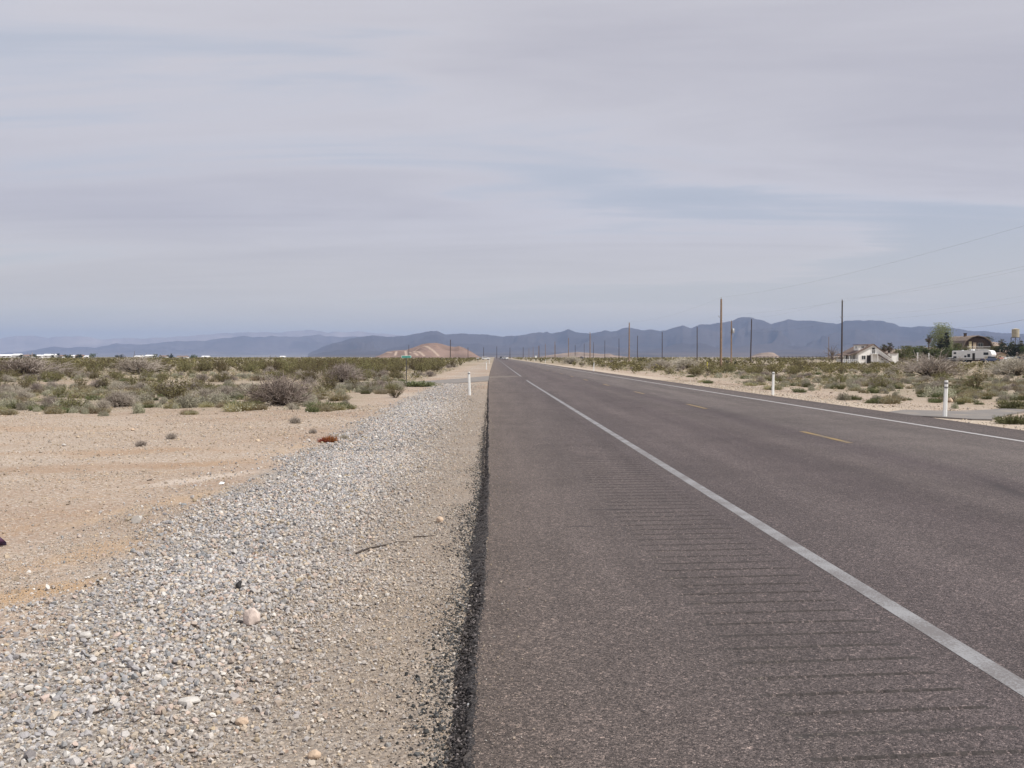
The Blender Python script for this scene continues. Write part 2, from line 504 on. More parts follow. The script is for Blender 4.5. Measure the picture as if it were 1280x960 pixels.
RU = 11.42


def sheet(name, us, vs, mat, z=0.0, zf=None):
    U_, V_ = np.meshgrid(np.asarray(us, float), np.asarray(vs, float))
    Z_ = np.full_like(U_, z) if zf is None else zf(U_, V_)
    U_ = U_ + np.where(U_ == 0.0, lip(V_), 0.0)
    P = np.stack([U_ + road_x(V_), V_, Z_], -1).reshape(-1, 3)
    ny, nx = U_.shape
    ix = np.arange(nx * ny).reshape(ny, nx)
    F = np.stack([ix[:-1, :-1], ix[:-1, 1:], ix[1:, 1:], ix[1:, :-1]], -1).reshape(-1, 4)
    return P, F


def join(parts):
    V = []; F = []; n = 0
    for P, f in parts:
        V.append(P); F.append(f + n); n += len(P)
    return np.concatenate(V), np.concatenate(F)


far_v = spaced([(-80, 0, 9), (0, 60, 31), (60, 300, 61), (300, 4200, 60)])
G0, G1 = 2.6, 44.0      # stretch with rumble grooves
pitch = 0.245
gu = np.linspace(1.24, 2.26, 64)
rows = []; dep = []
k = 0
yv = G0
while yv < G1:
    fade = 1.0 if yv < 15.5 else max(0.3, 1 - (yv - 15.5) * 0.12)
    for o, d in ((-0.038, 0.0), (-0.017, 0.14), (-0.011, -1.0), (0.013, -0.9), (0.028, 0.0)):
        rows.append(yv + o); dep.append(d * fade)
    yv += pitch
rows = [G0 - 0.4] + rows + [G1 + 0.4]; dep = [0.0] + dep + [0.0]
rows = np.array(rows); dep = np.array(dep)
U_, V_ = np.meshgrid(gu, rows)
D_ = np.repeat(dep[:, None], len(gu), 1)
endf = np.clip((U_ - 1.24) / 0.10, 0, 1) * np.clip((2.26 - U_) / 0.10, 0, 1)
wear = np.repeat(rng.uniform(0.45, 1.15, len(rows) // 5 + 1), 5)[:len(rows)][:, None] * rng.uniform(0.55, 1.3, U_.shape)
V_ = V_ + np.where((D_ != 0), rng.normal(0, 0.0025, U_.shape), 0)
Zg = D_ * 0.014 * endf * wear
Vs = V_ + 0.10 * (U_ - 1.24) * np.where((V_ > rows[0] + 0.1) & (V_ < rows[-1] - 0.1), 1, 0)
P = np.stack([U_ + road_x(Vs), Vs, Zg], -1).reshape(-1, 3)
ny, nx = U_.shape
ix = np.arange(nx * ny).reshape(ny, nx)
Fg = np.stack([ix[:-1, :-1], ix[:-1, 1:], ix[1:, 1:], ix[1:, :-1]], -1).reshape(-1, 4)
v_in = np.linspace(rows[0], rows[-1], 60)
edge_far = far_v[far_v > rows[-1]]; edge_near = far_v[far_v < rows[0]]
allv = np.concatenate([edge_near, v_in, edge_far])
dense = np.unique(np.concatenate([allv, np.linspace(2, 60, 500)]))
parts = [sheet('', [0.0, 0.6, 1.24], dense, None), (P, Fg),
         sheet('', [1.24, 2.26], np.concatenate([edge_near, [rows[0]]]), None), sheet('', [1.24, 2.26], np.concatenate([[rows[-1]], edge_far]), None),
         sheet('', [2.26, 4, 6, 8, 10, RU], allv, None)]
Ps, Fs = sheet('', [RU, RU + 0.12], allv, None, zf=lambda a, b_: np.where(a > RU + 0.05, -0.09, 0.0))
parts.append((Ps, Fs))
V, F = join(parts)
# groove faces coloured darker than the asphalt, with paler grit towards the pavement edge
m_grv, t, b = new_mat('groove_faces')
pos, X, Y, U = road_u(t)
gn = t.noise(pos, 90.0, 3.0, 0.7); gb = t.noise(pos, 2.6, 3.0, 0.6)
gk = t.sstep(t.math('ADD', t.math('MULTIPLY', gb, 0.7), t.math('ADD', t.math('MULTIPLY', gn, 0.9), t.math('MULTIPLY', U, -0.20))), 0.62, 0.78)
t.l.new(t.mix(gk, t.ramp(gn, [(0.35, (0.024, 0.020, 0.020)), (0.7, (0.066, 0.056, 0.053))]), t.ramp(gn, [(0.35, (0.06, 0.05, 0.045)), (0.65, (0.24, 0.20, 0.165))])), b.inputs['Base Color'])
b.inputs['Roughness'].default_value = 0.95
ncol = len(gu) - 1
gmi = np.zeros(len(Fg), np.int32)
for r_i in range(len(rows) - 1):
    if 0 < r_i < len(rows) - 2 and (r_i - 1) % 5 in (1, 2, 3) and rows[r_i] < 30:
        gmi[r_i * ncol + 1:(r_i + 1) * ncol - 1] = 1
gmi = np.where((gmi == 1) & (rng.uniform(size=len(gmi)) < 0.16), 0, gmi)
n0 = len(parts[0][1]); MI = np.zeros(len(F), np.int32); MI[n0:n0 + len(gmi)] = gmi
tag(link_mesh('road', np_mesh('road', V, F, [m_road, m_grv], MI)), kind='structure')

# broken black lip of the pavement
m_lip, t, b = new_mat('tar_edge')
g = t.node('ShaderNodeNewGeometry')
f = t.noise(g.outputs['Position'], 70.0, 4.0, 0.75)
f2 = t.noise(g.outputs['Position'], 7.0, 3.0, 0.6)
c = t.ramp(f, [(0.34, (0.010, 0.009, 0.010)), (0.52, (0.030, 0.026, 0.027)), (0.66, (0.15, 0.13, 0.12))])
c = t.mix(t.sstep(f2, 0.56, 0.70), c, t.ramp(f, [(0.35, (0.05, 0.042, 0.04)), (0.65, (0.15, 0.125, 0.11))]))
t.l.new(c, b.inputs['Base Color'])
b.inputs['Roughness'].default_value = 0.9
t.l.new(t.bump(f, 1.0, 0.02), b.inputs['Normal'])
lv = np.concatenate([spaced([(-60, 2, 30), (2, 14, 500), (14, 40, 400), (40, 120, 100)]), edge_far[edge_far > 120]])
prof = [(0.010, 0.0015), (-0.012, -0.004), (-0.035, -0.022), (-0.065, -0.046), (-0.10, -0.075)]
n = len(lv)
wob = lip(lv) + rng.normal(0, 0.005, n)
wide = 1.0 + 0.25 * np.sin(lv * 0.63 + 2.0) + 0.18 * np.sin(lv * 1.7) + rng.normal(0, 0.10, n)
far_k = np.clip((22.0 - lv) / 12.0, 0.25, 1.0)
Pl = []
for j, (pu, pz) in enumerate(prof):
    uu = pu * (wide if j > 1 else 1.0) * np.where(pu < 0, far_k * 1.15, 1) + wob + (rng.normal(0, 0.008, n) if j else rng.normal(0, 0.003, n))
    zz = np.full(n, pz) + (rng.normal(0, 0.006, n) if 1 < j else 0)
    if j == 1: zz = zz + rng.normal(0, 0.003, n)
    Pl.append(np.stack([uu + road_x(lv), lv, zz], -1))
Pl = np.stack(Pl, 0)            # profile x rows
nj = len(prof)
ix = np.arange(nj * n).reshape(nj, n)
Fl = np.stack([ix[:-1, :-1], ix[:-1, 1:], ix[1:, 1:], ix[1:, :-1]], -1).reshape(-1, 4)
tag(link_mesh('road_edge', np_mesh('road_edge', Pl.reshape(-1, 3), Fl, [m_lip])), kind='structure')


def line_mat(name, c, wear_c, amount):
    m, t, b = new_mat(name)
    pos, X, Y, U = road_u(t)
    f = t.noise(pos, 60.0, 4.0, 0.75); g2 = t.noise(pos, 2.2, 3.0, 0.6)
    k = t.sstep(t.math('ADD', t.math('MULTIPLY', f, 0.7), t.math('MULTIPLY', g2, 0.5)), amount + 0.10, amount - 0.06)
    cc = t.mix(k, wear_c, t.ramp(f, [(0.3, tuple(x * 0.82 for x in c)), (0.7, c)]))
    t.l.new(cc, b.inputs['Base Color']); b.inputs['Roughness'].default_value = 0.7
    t.l.new(t.bump(f, 0.4, 0.004), b.inputs['Normal'])
    return m


m_wl = line_mat('worn_white_paint', (0.27, 0.27, 0.28), (0.14, 0.13, 0.13), 0.575)
m_wl2 = line_mat('white_paint', (0.42, 0.41, 0.41), (0.2, 0.18, 0.18), 0.76)
m_yl = line_mat('yellow_paint', (0.27, 0.18, 0.055), (0.12, 0.10, 0.08), 0.62)
fv = np.concatenate([spaced([(-60, 66.5, 80)]), [66.5]]); fv2 = np.concatenate([spaced([(80.0, 300, 40), (300, 3000, 40)])])
V, F = join([sheet('', [2.47, 2.60], fv, None, 0.0018), sheet('', [2.47, 2.60], fv2, None, 0.0018)])
tag(link_mesh('road_marking', np_mesh('road_marking', V, F, [m_wl])), kind='structure')
V, F = join([sheet('', [9.86, 9.98], np.concatenate([spaced([(-60, 300, 100), (300, 3000, 40)])]), None, 0.004)])
tag(link_mesh('road_marking', np_mesh('road_marking', V, F, [m_wl2])), kind='structure')
V, F = join([sheet('', [6.53, 6.65], [18.1 + 12.03 * i, 20.9 + 12.03 * i], None, 0.004) for i in range(-6, 60)])
tag(link_mesh('road_marking', np_mesh('road_marking', V, F, [m_yl])), kind='structure')

# side roads
m_side, t, b = new_mat('side_road_asphalt')
g = t.node('ShaderNodeNewGeometry')
f = t.noise(g.outputs['Position'], 60.0, 3.0, 0.7); f2 = t.noise(g.outputs['Position'], 1.2, 4.0, 0.6)
c = t.ramp(f, [(0.3, (0.12, 0.11, 0.105)), (0.6, (0.19, 0.175, 0.165)), (0.75, (0.30, 0.28, 0.25))])
c = t.mix(t.math('MULTIPLY', t.sstep(f2, 0.45, 0.75), 0.7), c, (0.30, 0.25, 0.2))
t.l.new(c, b.inputs['Base Color']); b.inputs['Roughness'].default_value = 0.9


def poly_sheet(name, pts, mat, z):
    mb = MB(); n = len(pts)
    vs = [(p[0], p[1], z) for p in pts] + [(p[0] , p[1], z - 0.08) for p in pts]
    mb.add(vs, [tuple(range(n))] + [(i, n + i, n + (i + 1) % n, (i + 1) % n) for i in range(n)], mat)
    return tag(mb.build(name), kind='structure')


L = lambda u, v: (u + float(road_x(v)), v)
poly_sheet('side_road', [L(-0.02, 83), L(-2.2, 72), L(-4.6, 64), L(-7, 62.5), L(-8.4, 61.5), L(-8.8, 58.5), L(-7.5, 56.6), L(-5.0, 57.2), L(-2.0, 60.5), L(-0.02, 66)], m_side, -0.012)
ap = [at(px, py, -0.012) for px, py in ((1105, 515.2), (1140, 519.0), (1180, 521.2), (1215, 523.6), (1240, 524.0), (1256, 519), (1285, 512.5), (1330, 508), (1280, 508.5), (1235, 512.0), (1195, 513.5), (1160, 512.8), (1130, 512.0))]
poly_sheet('side_road', [(p.x, p.y) for p in ap], m_side, -0.012)
# ------------------------------------------------------------------ loose stones
_t = (1 + 5 ** 0.5) / 2
ICO_V = np.array([(-1, _t, 0), (1, _t, 0), (-1, -_t, 0), (1, -_t, 0), (0, -1, _t), (0, 1, _t), (0, -1, -_t), (0, 1, -_t), (_t, 0, -1), (_t, 0, 1), (-_t, 0, -1), (-_t, 0, 1)], float)
ICO_V /= np.linalg.norm(ICO_V[0])
ICO_F = np.array([(0, 11, 5), (0, 5, 1), (0, 1, 7), (0, 7, 10), (0, 10, 11), (1, 5, 9), (5, 11, 4), (11, 10, 2), (10, 7, 6), (7, 1, 8), (3, 9, 4), (3, 4, 2), (3, 2, 6), (3, 6, 8), (3, 8, 9), (4, 9, 5), (2, 4, 11), (6, 2, 10), (8, 6, 7), (9, 8, 1)])
OCT_V = np.array([(1, 0, 0), (-1, 0, 0), (0, 1, 0), (0, -1, 0), (0, 0, 1), (0, 0, -1)], float)
OCT_F = np.array([(0, 2, 4), (2, 1, 4), (1, 3, 4), (3, 0, 4), (2, 0, 5), (1, 2, 5), (3, 1, 5), (0, 3, 5)])


def rot_mats(n):
    q = rng.normal(size=(n, 4)); q /= np.linalg.norm(q, axis=1)[:, None]
    a, b, c, d = q.T
    return np.stack([np.stack([1 - 2 * (c * c + d * d), 2 * (b * c - a * d), 2 * (b * d + a * c)], -1),
                     np.stack([2 * (b * c + a * d), 1 - 2 * (b * b + d * d), 2 * (c * d - a * b)], -1),
                     np.stack([2 * (b * d - a * c), 2 * (c * d + a * b), 1 - 2 * (b * b + c * c)], -1)], 1)


def stones(centres, rad, cols, bv=ICO_V, bf=ICO_F, jit=0.30, flat=0.9):
    n = len(centres); k = len(bv)
    v = bv[None] * (1 + rng.normal(0, jit, (n, k, 1)).clip(-0.45, 0.35))
    v = v * rng.uniform(0.65, 1.25, (n, 1, 3))
    v = np.einsum('nij,nkj->nki', rot_mats(n), v)
    v[:, :, 2] *= flat
    v = v * rad[:, None, None] + centres[:, None, :]
    f = bf[None] + (np.arange(n) * k)[:, None, None]
    return v.reshape(-1, 3), f.reshape(-1, 3), np.repeat(cols, k, 0)


PAL = np.array([(0.30, 0.29, 0.30), (0.20, 0.21, 0.22), (0.40, 0.385, 0.38), (0.50, 0.47, 0.44), (0.44, 0.37, 0.29), (0.36, 0.29, 0.24), (0.46, 0.36, 0.31), (0.60, 0.58, 0.55), (0.15, 0.14, 0.145), (0.38, 0.30, 0.19), (0.34, 0.22, 0.16)])
PW = np.array([.20, .14, .16, .14, .10, .08, .06, .05, .03, .03, .01]); PW = PW / PW.sum()


def stone_cols(n, warm=None):
    c = PAL[rng.choice(len(PAL), n, p=PW)] * rng.uniform(0.92, 1.24, (n, 1)) * 0.76 + np.array([0.070, 0.068, 0.068])
    if warm is not None:
        c = c * (1 - warm[:, None]) + (np.array([0.38, 0.30, 0.215]) * rng.uniform(0.6, 1.3, (n, 1))) * warm[:, None]
    return c


def visible(x, y, m=1.2):
    return (np.abs(x) < 0.53 * y + m)


def scatter_band(n, y0, y1, u0, u1):
    y = np.sqrt(rng.uniform(y0 ** 2, y1 ** 2, n)); u = rng.uniform(u0, u1, n)
    x = u + road_x(y)
    k = visible(x, y)
    return x[k], y[k], u[k]


m_stone = tint_mat('gravel_stone', 0.9, spec=0.25, speck=0.22)
parts = []
for (n, y0, y1, r0, sg) in ((50000, 2.6, 8.0, 0.0092, 0.38), (62000, 8.0, 17.0, 0.0102, 0.38), (52000, 17.0, 36.0, 0.0135, 0.36), (14000, 36.0, 60.0, 0.018, 0.3)):
    x, y, u = scatter_band(n, y0, y1, -4.1, -0.10)
    nn = hum(x * 2.3, y * 1.7) * 0.12
    keep = (rng.uniform(size=len(x)) < np.clip((u + 3.35 - 0.55 * np.clip((9.5 - y) / 4.5, 0, 1) + nn * 2.0 + 0.10 * np.sin(y * 1.3)) / 1.0, 0.02, 1)) & (rng.uniform(size=len(x)) < np.clip((-u + 0.12 + nn * 2) / 1.7, 0.18, 1.0))
    x, y, u = x[keep], y[keep], u[keep]
    r = np.minimum(r0 * np.exp(rng.normal(0, sg, len(x))), r0 * 2.3) * np.clip(0.50 + (-u) * 0.35, 0.5, 1.0)
    z = gz(x, y) + r * rng.uniform(0.1, 0.9, len(x))
    warm = np.clip(0.9 + u * 0.45, 0.04, 0.7) * rng.uniform(0.3, 1, len(x))
    parts.append(stones(np.stack([x, y, z], -1), r, stone_cols(len(x), warm)))
# fines between them, close to the camera
x, y, u = scatter_band(46000, 2.6, 7.0, -2.4, -0.05)
r = 0.0030 * np.exp(rng.normal(0, 0.35, len(x)))
parts.append(stones(np.stack([x, y, gz(x, y) + r * 0.3], -1), r, stone_cols(len(x), rng.uniform(0.4, 0.95, len(x))) * 0.9, OCT_V, OCT_F))
x, y, u = scatter_band(70000, 2.6, 11.0, -3.9, -0.06)
r = 0.0044 * np.exp(rng.normal(0, 0.35, len(x)))
dark = (rng.uniform(size=len(x)) < np.where(u > -0.5, 0.35, 0.05))
cc = stone_cols(len(x), rng.uniform(0.1, 0.8, len(x))); cc[dark] = np.array([0.05, 0.045, 0.045])
parts.append(stones(np.stack([x, y, gz(x, y) + r * 0.3], -1), r, cc, OCT_V, OCT_F))
V = []; F = []; Cc = []; o_ = 0
for v, f, c in parts:
    V.append(v); F.append(f + o_); Cc.append(c); o_ += len(v)
tag(link_mesh('gravel', np_mesh('gravel', np.concatenate(V), np.concatenate(F), [m_stone], col=np.concatenate(Cc))), 'loose grey crushed rock along the pavement edge', kind='stuff')

# grit thrown onto the asphalt
y = rng.uniform(2.6, 26, 2600); u = lip(y) + np.abs(rng.normal(0, 0.10, len(y))) * (1 + np.sin(y * 1.7) * np.sin(y * 0.6)); x = u + road_x(y)
r = 0.0030 * np.exp(rng.normal(0, 0.45, len(y)))
v, f, c = stones(np.stack([x, y, r * 0.5], -1), r, stone_cols(len(y), rng.uniform(0.2, 0.8, len(y))) * 0.8, OCT_V, OCT_F)
tag(link_mesh('road_grit', np_mesh('road_grit', v, f, [m_stone], col=c)), 'fine grit lying on the pavement rim', kind='stuff')

# pebbles lying on the sandy pull-out and along the far pavement edge
parts = []
for (n, y0, y1, u0, u1, r0) in ((34000, 5.0, 14.0, -9.0, -3.0, 0.0082), (60000, 12.0, 34.0, -20.0, -3.0, 0.0115), (14000, 18.0, 70.0, 11.55, 14.5, 0.014), (9000, 22.0, 70.0, 13.0, 26.0, 0.016)):
    x, y, u = scatter_band(n, y0, y1, u0, u1)
    k = rng.uniform(size=len(x)) < np.clip(0.6 + 0.45 * hum(x * 0.9, y * 0.8), 0.2, 1)
    x, y, u = x[k], y[k], u[k]
    r = r0 * np.exp(rng.normal(0, 0.4, len(x)))
    c = stone_cols(len(x), rng.uniform(0.35, 0.95, len(x))) * 1.02
    parts.append(stones(np.stack([x, y, gz(x, y) + r * 0.25], -1), r, c, OCT_V, OCT_F))
V = []; F = []; Cc = []; o_ = 0
for v, f, c in parts:
    V.append(v); F.append(f + o_); Cc.append(c); o_ += len(v)
tag(link_mesh('pebbles', np_mesh('pebbles', np.concatenate(V), np.concatenate(F), [m_stone], col=np.concatenate(Cc))), 'small pale pebbles scattered over the sandy ground', kind='stuff')

# broken aggregate clinging to the slope of the lip
y = 2.6 + rng.gamma(1.6, 5.0, 9000); s_ = rng.uniform(0, 1, len(y)); u = lip(y) - 0.005 - 0.10 * s_; x = u + road_x(y)
r = np.minimum(0.0042 * np.exp(rng.normal(0, 0.45, len(y))), 0.012)
v, f, c = stones(np.stack([x, y, -0.004 - 0.056 * s_ + r * 0.2], -1), r, np.array([[0.05, 0.044, 0.043]]) * np.exp(rng.normal(0, 0.7, (len(y), 1))))
tag(link_mesh('broken_aggregate', np_mesh('broken_aggregate', v, f, [m_stone], col=np.minimum(c, 0.4))), 'broken dark aggregate along the pavement lip', kind='stuff')

# black crumbs broken off the pavement lip
y = 2.6 + rng.gamma(1.6, 5.2, 17000); y = y[y < 48]; u = lip(y) - 0.07 - np.abs(rng.normal(0, 0.085, len(y))) * np.clip(14 / y, 0.4, 1.2) * (1 + 0.5 * np.sin(y * 2.3) * np.sin(y * 0.9 + 1)); x = u + road_x(y)
r = np.minimum(0.0032 * np.exp(rng.normal(0, 0.55, len(y))), 0.012)
v, f, c = stones(np.stack([x, y, gz(x, y) + r * 0.4], -1), r, np.full((len(y), 3), 0.03) * rng.uniform(0.6, 2.6, (len(y), 1)) ** 1.3)
tag(link_mesh('asphalt_crumbs', np_mesh('asphalt_crumbs', v, f, [m_stone], col=c)), 'black asphalt crumbs beside the pavement lip', kind='stuff')


# ------------------------------------------------------------------ single stones, sticks and scraps
def lump(size, seed, sub=3, amp=0.22):
    r_ = np.random.default_rng(seed)
    import bmesh
    bm = bmesh.new(); bmesh.ops.create_icosphere(bm, subdivisions=sub, radius=1.0)
    ax = r_.normal(size=(9, 3)); ph = r_.uniform(0, 6, 9); pl = r_.normal(size=(11, 3)); pl /= np.linalg.norm(pl, axis=1)[:, None]
    for v in bm.verts:
        p = np.array(v.co)
        for q in pl:                                   # broken facets
            d = p @ q - 0.80
            if d > 0: p = p - q * d
        p = p * (1 + amp * 0.25 * sum(math.sin(a @ p * 2.2 + h) for a, h in zip(ax, ph)) / 3)
        v.co = p * np.array(size)
    me = bpy.data.meshes.new('stone'); bm.to_mesh(me); bm.free()
    return me


def rock_mat(name, c):
    m, t, b = new_mat(name)
    tc = t.node('ShaderNodeTexCoord')
    f = t.noise(tc.outputs['Object'], 22.0, 5.0, 0.7); g = t.noise(tc.outputs['Object'], 6.0, 3.0)
    k = t.ramp(t.math('ADD', t.math('MULTIPLY', f, 0.6), t.math('MULTIPLY', g, 0.4)), [(0.3, tuple(x * 0.7 for x in c)), (0.55, c), (0.75, tuple(min(0.8, x * 1.2) for x in c))])
    t.l.new(k, b.inputs['Base Color']); b.inputs['Roughness'].default_value = 0.9
    t.l.new(t.bump(f, 0.6, 0.01), b.inputs['Normal'])
    return m


m_rpink = rock_mat('pink_rock', (0.60, 0.50, 0.445)); m_rwhite = rock_mat('white_rock', (0.50, 0.475, 0.445)); m_rtan = rock_mat('tan_rock', (0.50, 0.38, 0.28))


def place_rock(px, py, size, mat, seed, label, rz=0.0):
    p = at(px, py, GZL)
    me = lump(size, seed); me.materials.append(mat)
    for q in me.polygons: q.use_smooth = False
    me.name = 'rock'
    o = link_mesh('rock', me, loc=(p.x, p.y, float(gz(p.x, p.y)) + size[2] * 0.72), rz=rz)
    return tag(o, label, 'rock')


place_rock(315, 781, (0.052, 0.05, 0.066), m_rpink, 3, 'fist-sized pale pink rock standing out of the grey gravel')
place_rock(550, 653, (0.036, 0.036, 0.036), m_rtan, 5, 'small cream stone lying on the gravel near the pavement lip')
place_rock(237, 880, (0.055, 0.03, 0.02), m_rwhite, 8, 'flat whitish stone among the nearest gravel', 0.4)
place_rock(107, 798, (0.034, 0.03, 0.025), m_rwhite, 9, 'angular white stone in the gravel near the sand edge', 0.9)
place_rock(303, 906, (0.03, 0.025, 0.02), m_rtan, 12, 'yellowish round stone in the gravel', 0.2)
place_rock(393, 948, (0.028, 0.022, 0.022), m_rtan, 13, 'small pinkish stone at the bottom of the gravel', 0.2)
place_rock(1187, 503, (0.12, 0.10, 0.10), m_rtan, 14, 'pale boulder behind the nearest white marker post')
place_rock(166, 538, (0.05, 0.045, 0.035), m_rtan, 15, 'lone pale stone on the sandy pull-out')
place_rock(80, 558, (0.045, 0.035, 0.028), m_rwhite, 16, 'small white stone beside the rusty soil band')

m_twig = paint('weathered_wood', (0.055, 0.042, 0.035), 0.9, var=0.4, scale=40)
m_bark = paint('pale_wood', (0.30, 0.25, 0.19), 0.9, var=0.35, scale=30)


def stick(name, pix, rad, mat, label, cat, lift=0.012):
    P = [at(a, b_, GZL) for a, b_ in pix]
    c = P[len(P) // 2]
    pts = [(p.x - c.x, p.y - c.y, lift + 0.006 * math.sin(3 * i)) for i, p in enumerate(P)]
    mb = MB(); rr = [rad * (1 - 0.6 * i / (len(pts) - 1)) for i in range(len(pts))]
    mb.tube(pts, rr, mat, 6)
    return tag(mb.build(name, loc=(c.x, c.y, float(gz(c.x, c.y)))), label, cat)


stick('twig', [(445, 693), (460, 687), (478, 683), (497, 679), (515, 678)], 0.008, m_twig, 'long thin dark twig lying across the gravel', 'twig')
stick('twig', [(517, 673), (528, 672), (543, 671)], 0.007, m_twig, 'short straight dark twig beyond the long one', 'twig')
stick('twig', [(437, 894), (447, 892), (455, 889), (459, 885)], 0.006, m_twig, 'short curved dark twig in the nearest gravel', 'twig').location.x += 0
bpy.data.objects['twig.002'].location = at(128, 892, GZL) + Vector((0, 0, 0.004))
stick('stick', [(158, 652), (165, 648.5), (175, 647), (188, 645)], 0.016, m_bark, 'pale broken stick at the sand edge of the gravel', 'stick', 0.02)
stick('stick', [(170, 654), (173, 652), (176, 650)], 0.05, m_rwhite, 'stubby bleached wood chunk beside the broken stick', 'stick', 0.03)
# scrap of black rubber
p = at(303, 738, GZL)
mb = MB(); mb.tube([(-0.02, 0.03, 0.05), (-0.03, 0.0, 0.03), (-0.015, -0.02, 0.012), (0.02, -0.035, 0.008)], [0.012, 0.02, 0.018, 0.006], paint('black_rubber', (0.015, 0.013, 0.013), 0.6), 6)
tag(mb.build('rubber_scrap', loc=(p.x, p.y, float(gz(p.x, p.y)))), 'curled black rubber scrap behind the pink rock', 'scrap')
p = at(0, 681, GZL)
mb = MB()
mb.add([(-0.20, 0.02, 0.06), (-0.04, 0.05, 0.085), (0.055, 0.0, 0.035), (0.075, -0.035, 0.012), (-0.05, -0.05, 0.012), (-0.2, -0.04, 0.012), (-0.05, 0.0, 0.1)],
       [(0, 6, 1), (1, 6, 2), (2, 6, 4, 3), (4, 6, 0, 5), (0, 1, 2, 3, 4, 5)], paint('purple_plastic', (0.10, 0.045, 0.09), 0.5), True)
tag(mb.build('plastic_scrap', loc=(p.x, p.y, float(gz(p.x, p.y)))), 'dark purple plastic scrap on the sand at the frame edge', 'scrap')
p = at(277, 606, GZL)
mb = MB(); mb.add([(-.032, -.02, .01), (.032, -.022, .014), (.036, .02, .03), (-.02, .026, .04), (0.006, 0.0, 0.034)], [(0, 1, 4), (1, 2, 4), (2, 3, 4), (3, 0, 4), (3, 2, 1, 0)], paint('white_paper', (0.75, 0.75, 0.74), 0.8))
tag(mb.build('paper_scrap', loc=(p.x, p.y, float(gz(p.x, p.y)))), 'crumpled white paper scrap at the edge of the gravel', 'litter')

# ------------------------------------------------------------------ mountains
def interp(pts, xs):
    a = np.array(pts, float)
    return np.interp(xs, a[:, 0], a[:, 1])


def fbm(x, y, seed, octs=5):
    r_ = np.random.default_rng(seed)
    out = np.zeros_like(x); amp = 1.0; fr = 1.0
    for _ in range(octs):
        for _k in range(3):
            a = r_.uniform(0, 2 * math.pi); p1 = r_.uniform(0, 6.28)
            out += amp * (1 - 2 * np.abs(np.sin(fr * (x * math.cos(a) + y * math.sin(a)) + p1))) / 3
        amp *= 0.52; fr *= 1.97
    return out


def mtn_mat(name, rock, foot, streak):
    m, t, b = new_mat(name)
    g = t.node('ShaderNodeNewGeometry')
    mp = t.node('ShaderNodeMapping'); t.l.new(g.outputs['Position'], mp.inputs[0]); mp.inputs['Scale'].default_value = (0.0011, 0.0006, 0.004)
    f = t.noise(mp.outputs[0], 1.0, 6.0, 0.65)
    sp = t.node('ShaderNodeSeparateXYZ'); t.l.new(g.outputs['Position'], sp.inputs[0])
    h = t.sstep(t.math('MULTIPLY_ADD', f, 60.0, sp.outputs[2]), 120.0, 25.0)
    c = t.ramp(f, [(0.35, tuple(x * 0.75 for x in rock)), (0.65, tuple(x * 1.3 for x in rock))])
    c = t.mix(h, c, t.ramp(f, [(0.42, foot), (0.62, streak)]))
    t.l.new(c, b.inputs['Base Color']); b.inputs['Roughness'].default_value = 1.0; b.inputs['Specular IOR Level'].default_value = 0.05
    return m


def range_mesh(name, sky, D, depth, foot, px0, px1, step, mat, seed, bite=0.75, rough=3.8):
    pxs = np.arange(px0, px1 + step, step)
    py = interp(sky, pxs) + 0.25 * rough * fbm(pxs * 0.13, pxs * 0.0 + seed, seed + 9, 4)
    Hh = (HORIZON - py) / F_PX * D + HC          # crest height at distance D
    dirx = (pxs - 640) / F_PX
    rows_ = np.concatenate([np.linspace(-1, 0, 42), np.linspace(0.1, 1, 7)])
    Y_ = np.where(rows_ < 0, D + rows_ * foot, D + rows_ * depth)
    tt = np.where(rows_ < 0, 1 + rows_, 1 - rows_)
    shape = np.where(rows_ < 0, 0.16 * np.minimum(tt / 0.45, 1) ** 1.2 + 0.84 * np.clip((tt - 0.40) / 0.60, 0, 1) ** 1.45, tt ** 1.2)
    A = pxs[None] * 1.0; T = rows_[:, None]
    n_ = fbm(dirx[None] * D / 480.0 + 1.1 * np.sin(T * 7.0 + dirx[None] * 31.0) + 0.5 * np.sin(T * 17.0 - dirx[None] * 57.0), T * foot / 520.0 + 0 * A, seed, 5)
    env = np.clip(4 * tt * (1 - tt), 0, 1)[:, None]
    Z = Hh[None] * (shape[:, None] * (1 + bite * n_ * env * np.clip((tt[:, None] - 0.25) * 2, 0, 1)))
    Z = np.minimum(Z, Hh[None] * (0.25 + 0.75 * tt[:, None] ** 0.7) * (Y_[:, None] / D))   # nothing rises over the crest seen from the road
    Z[0] = -0.5; Z[-1] = -0.5
    X_ = dirx[None] * Y_[:, None]
    P = np.stack([X_, np.repeat(Y_[:, None], len(pxs), 1), Z], -1).reshape(-1, 3)
    ny, nx = Z.shape
    ix = np.arange(nx * ny).reshape(ny, nx)
    F = np.stack([ix[:-1, :-1], ix[:-1, 1:], ix[1:, 1:], ix[1:, :-1]], -1).reshape(-1, 4)
    o = link_mesh(name, np_mesh(name, P, F, [mat], smooth=True))
    return tag(o, kind='structure')


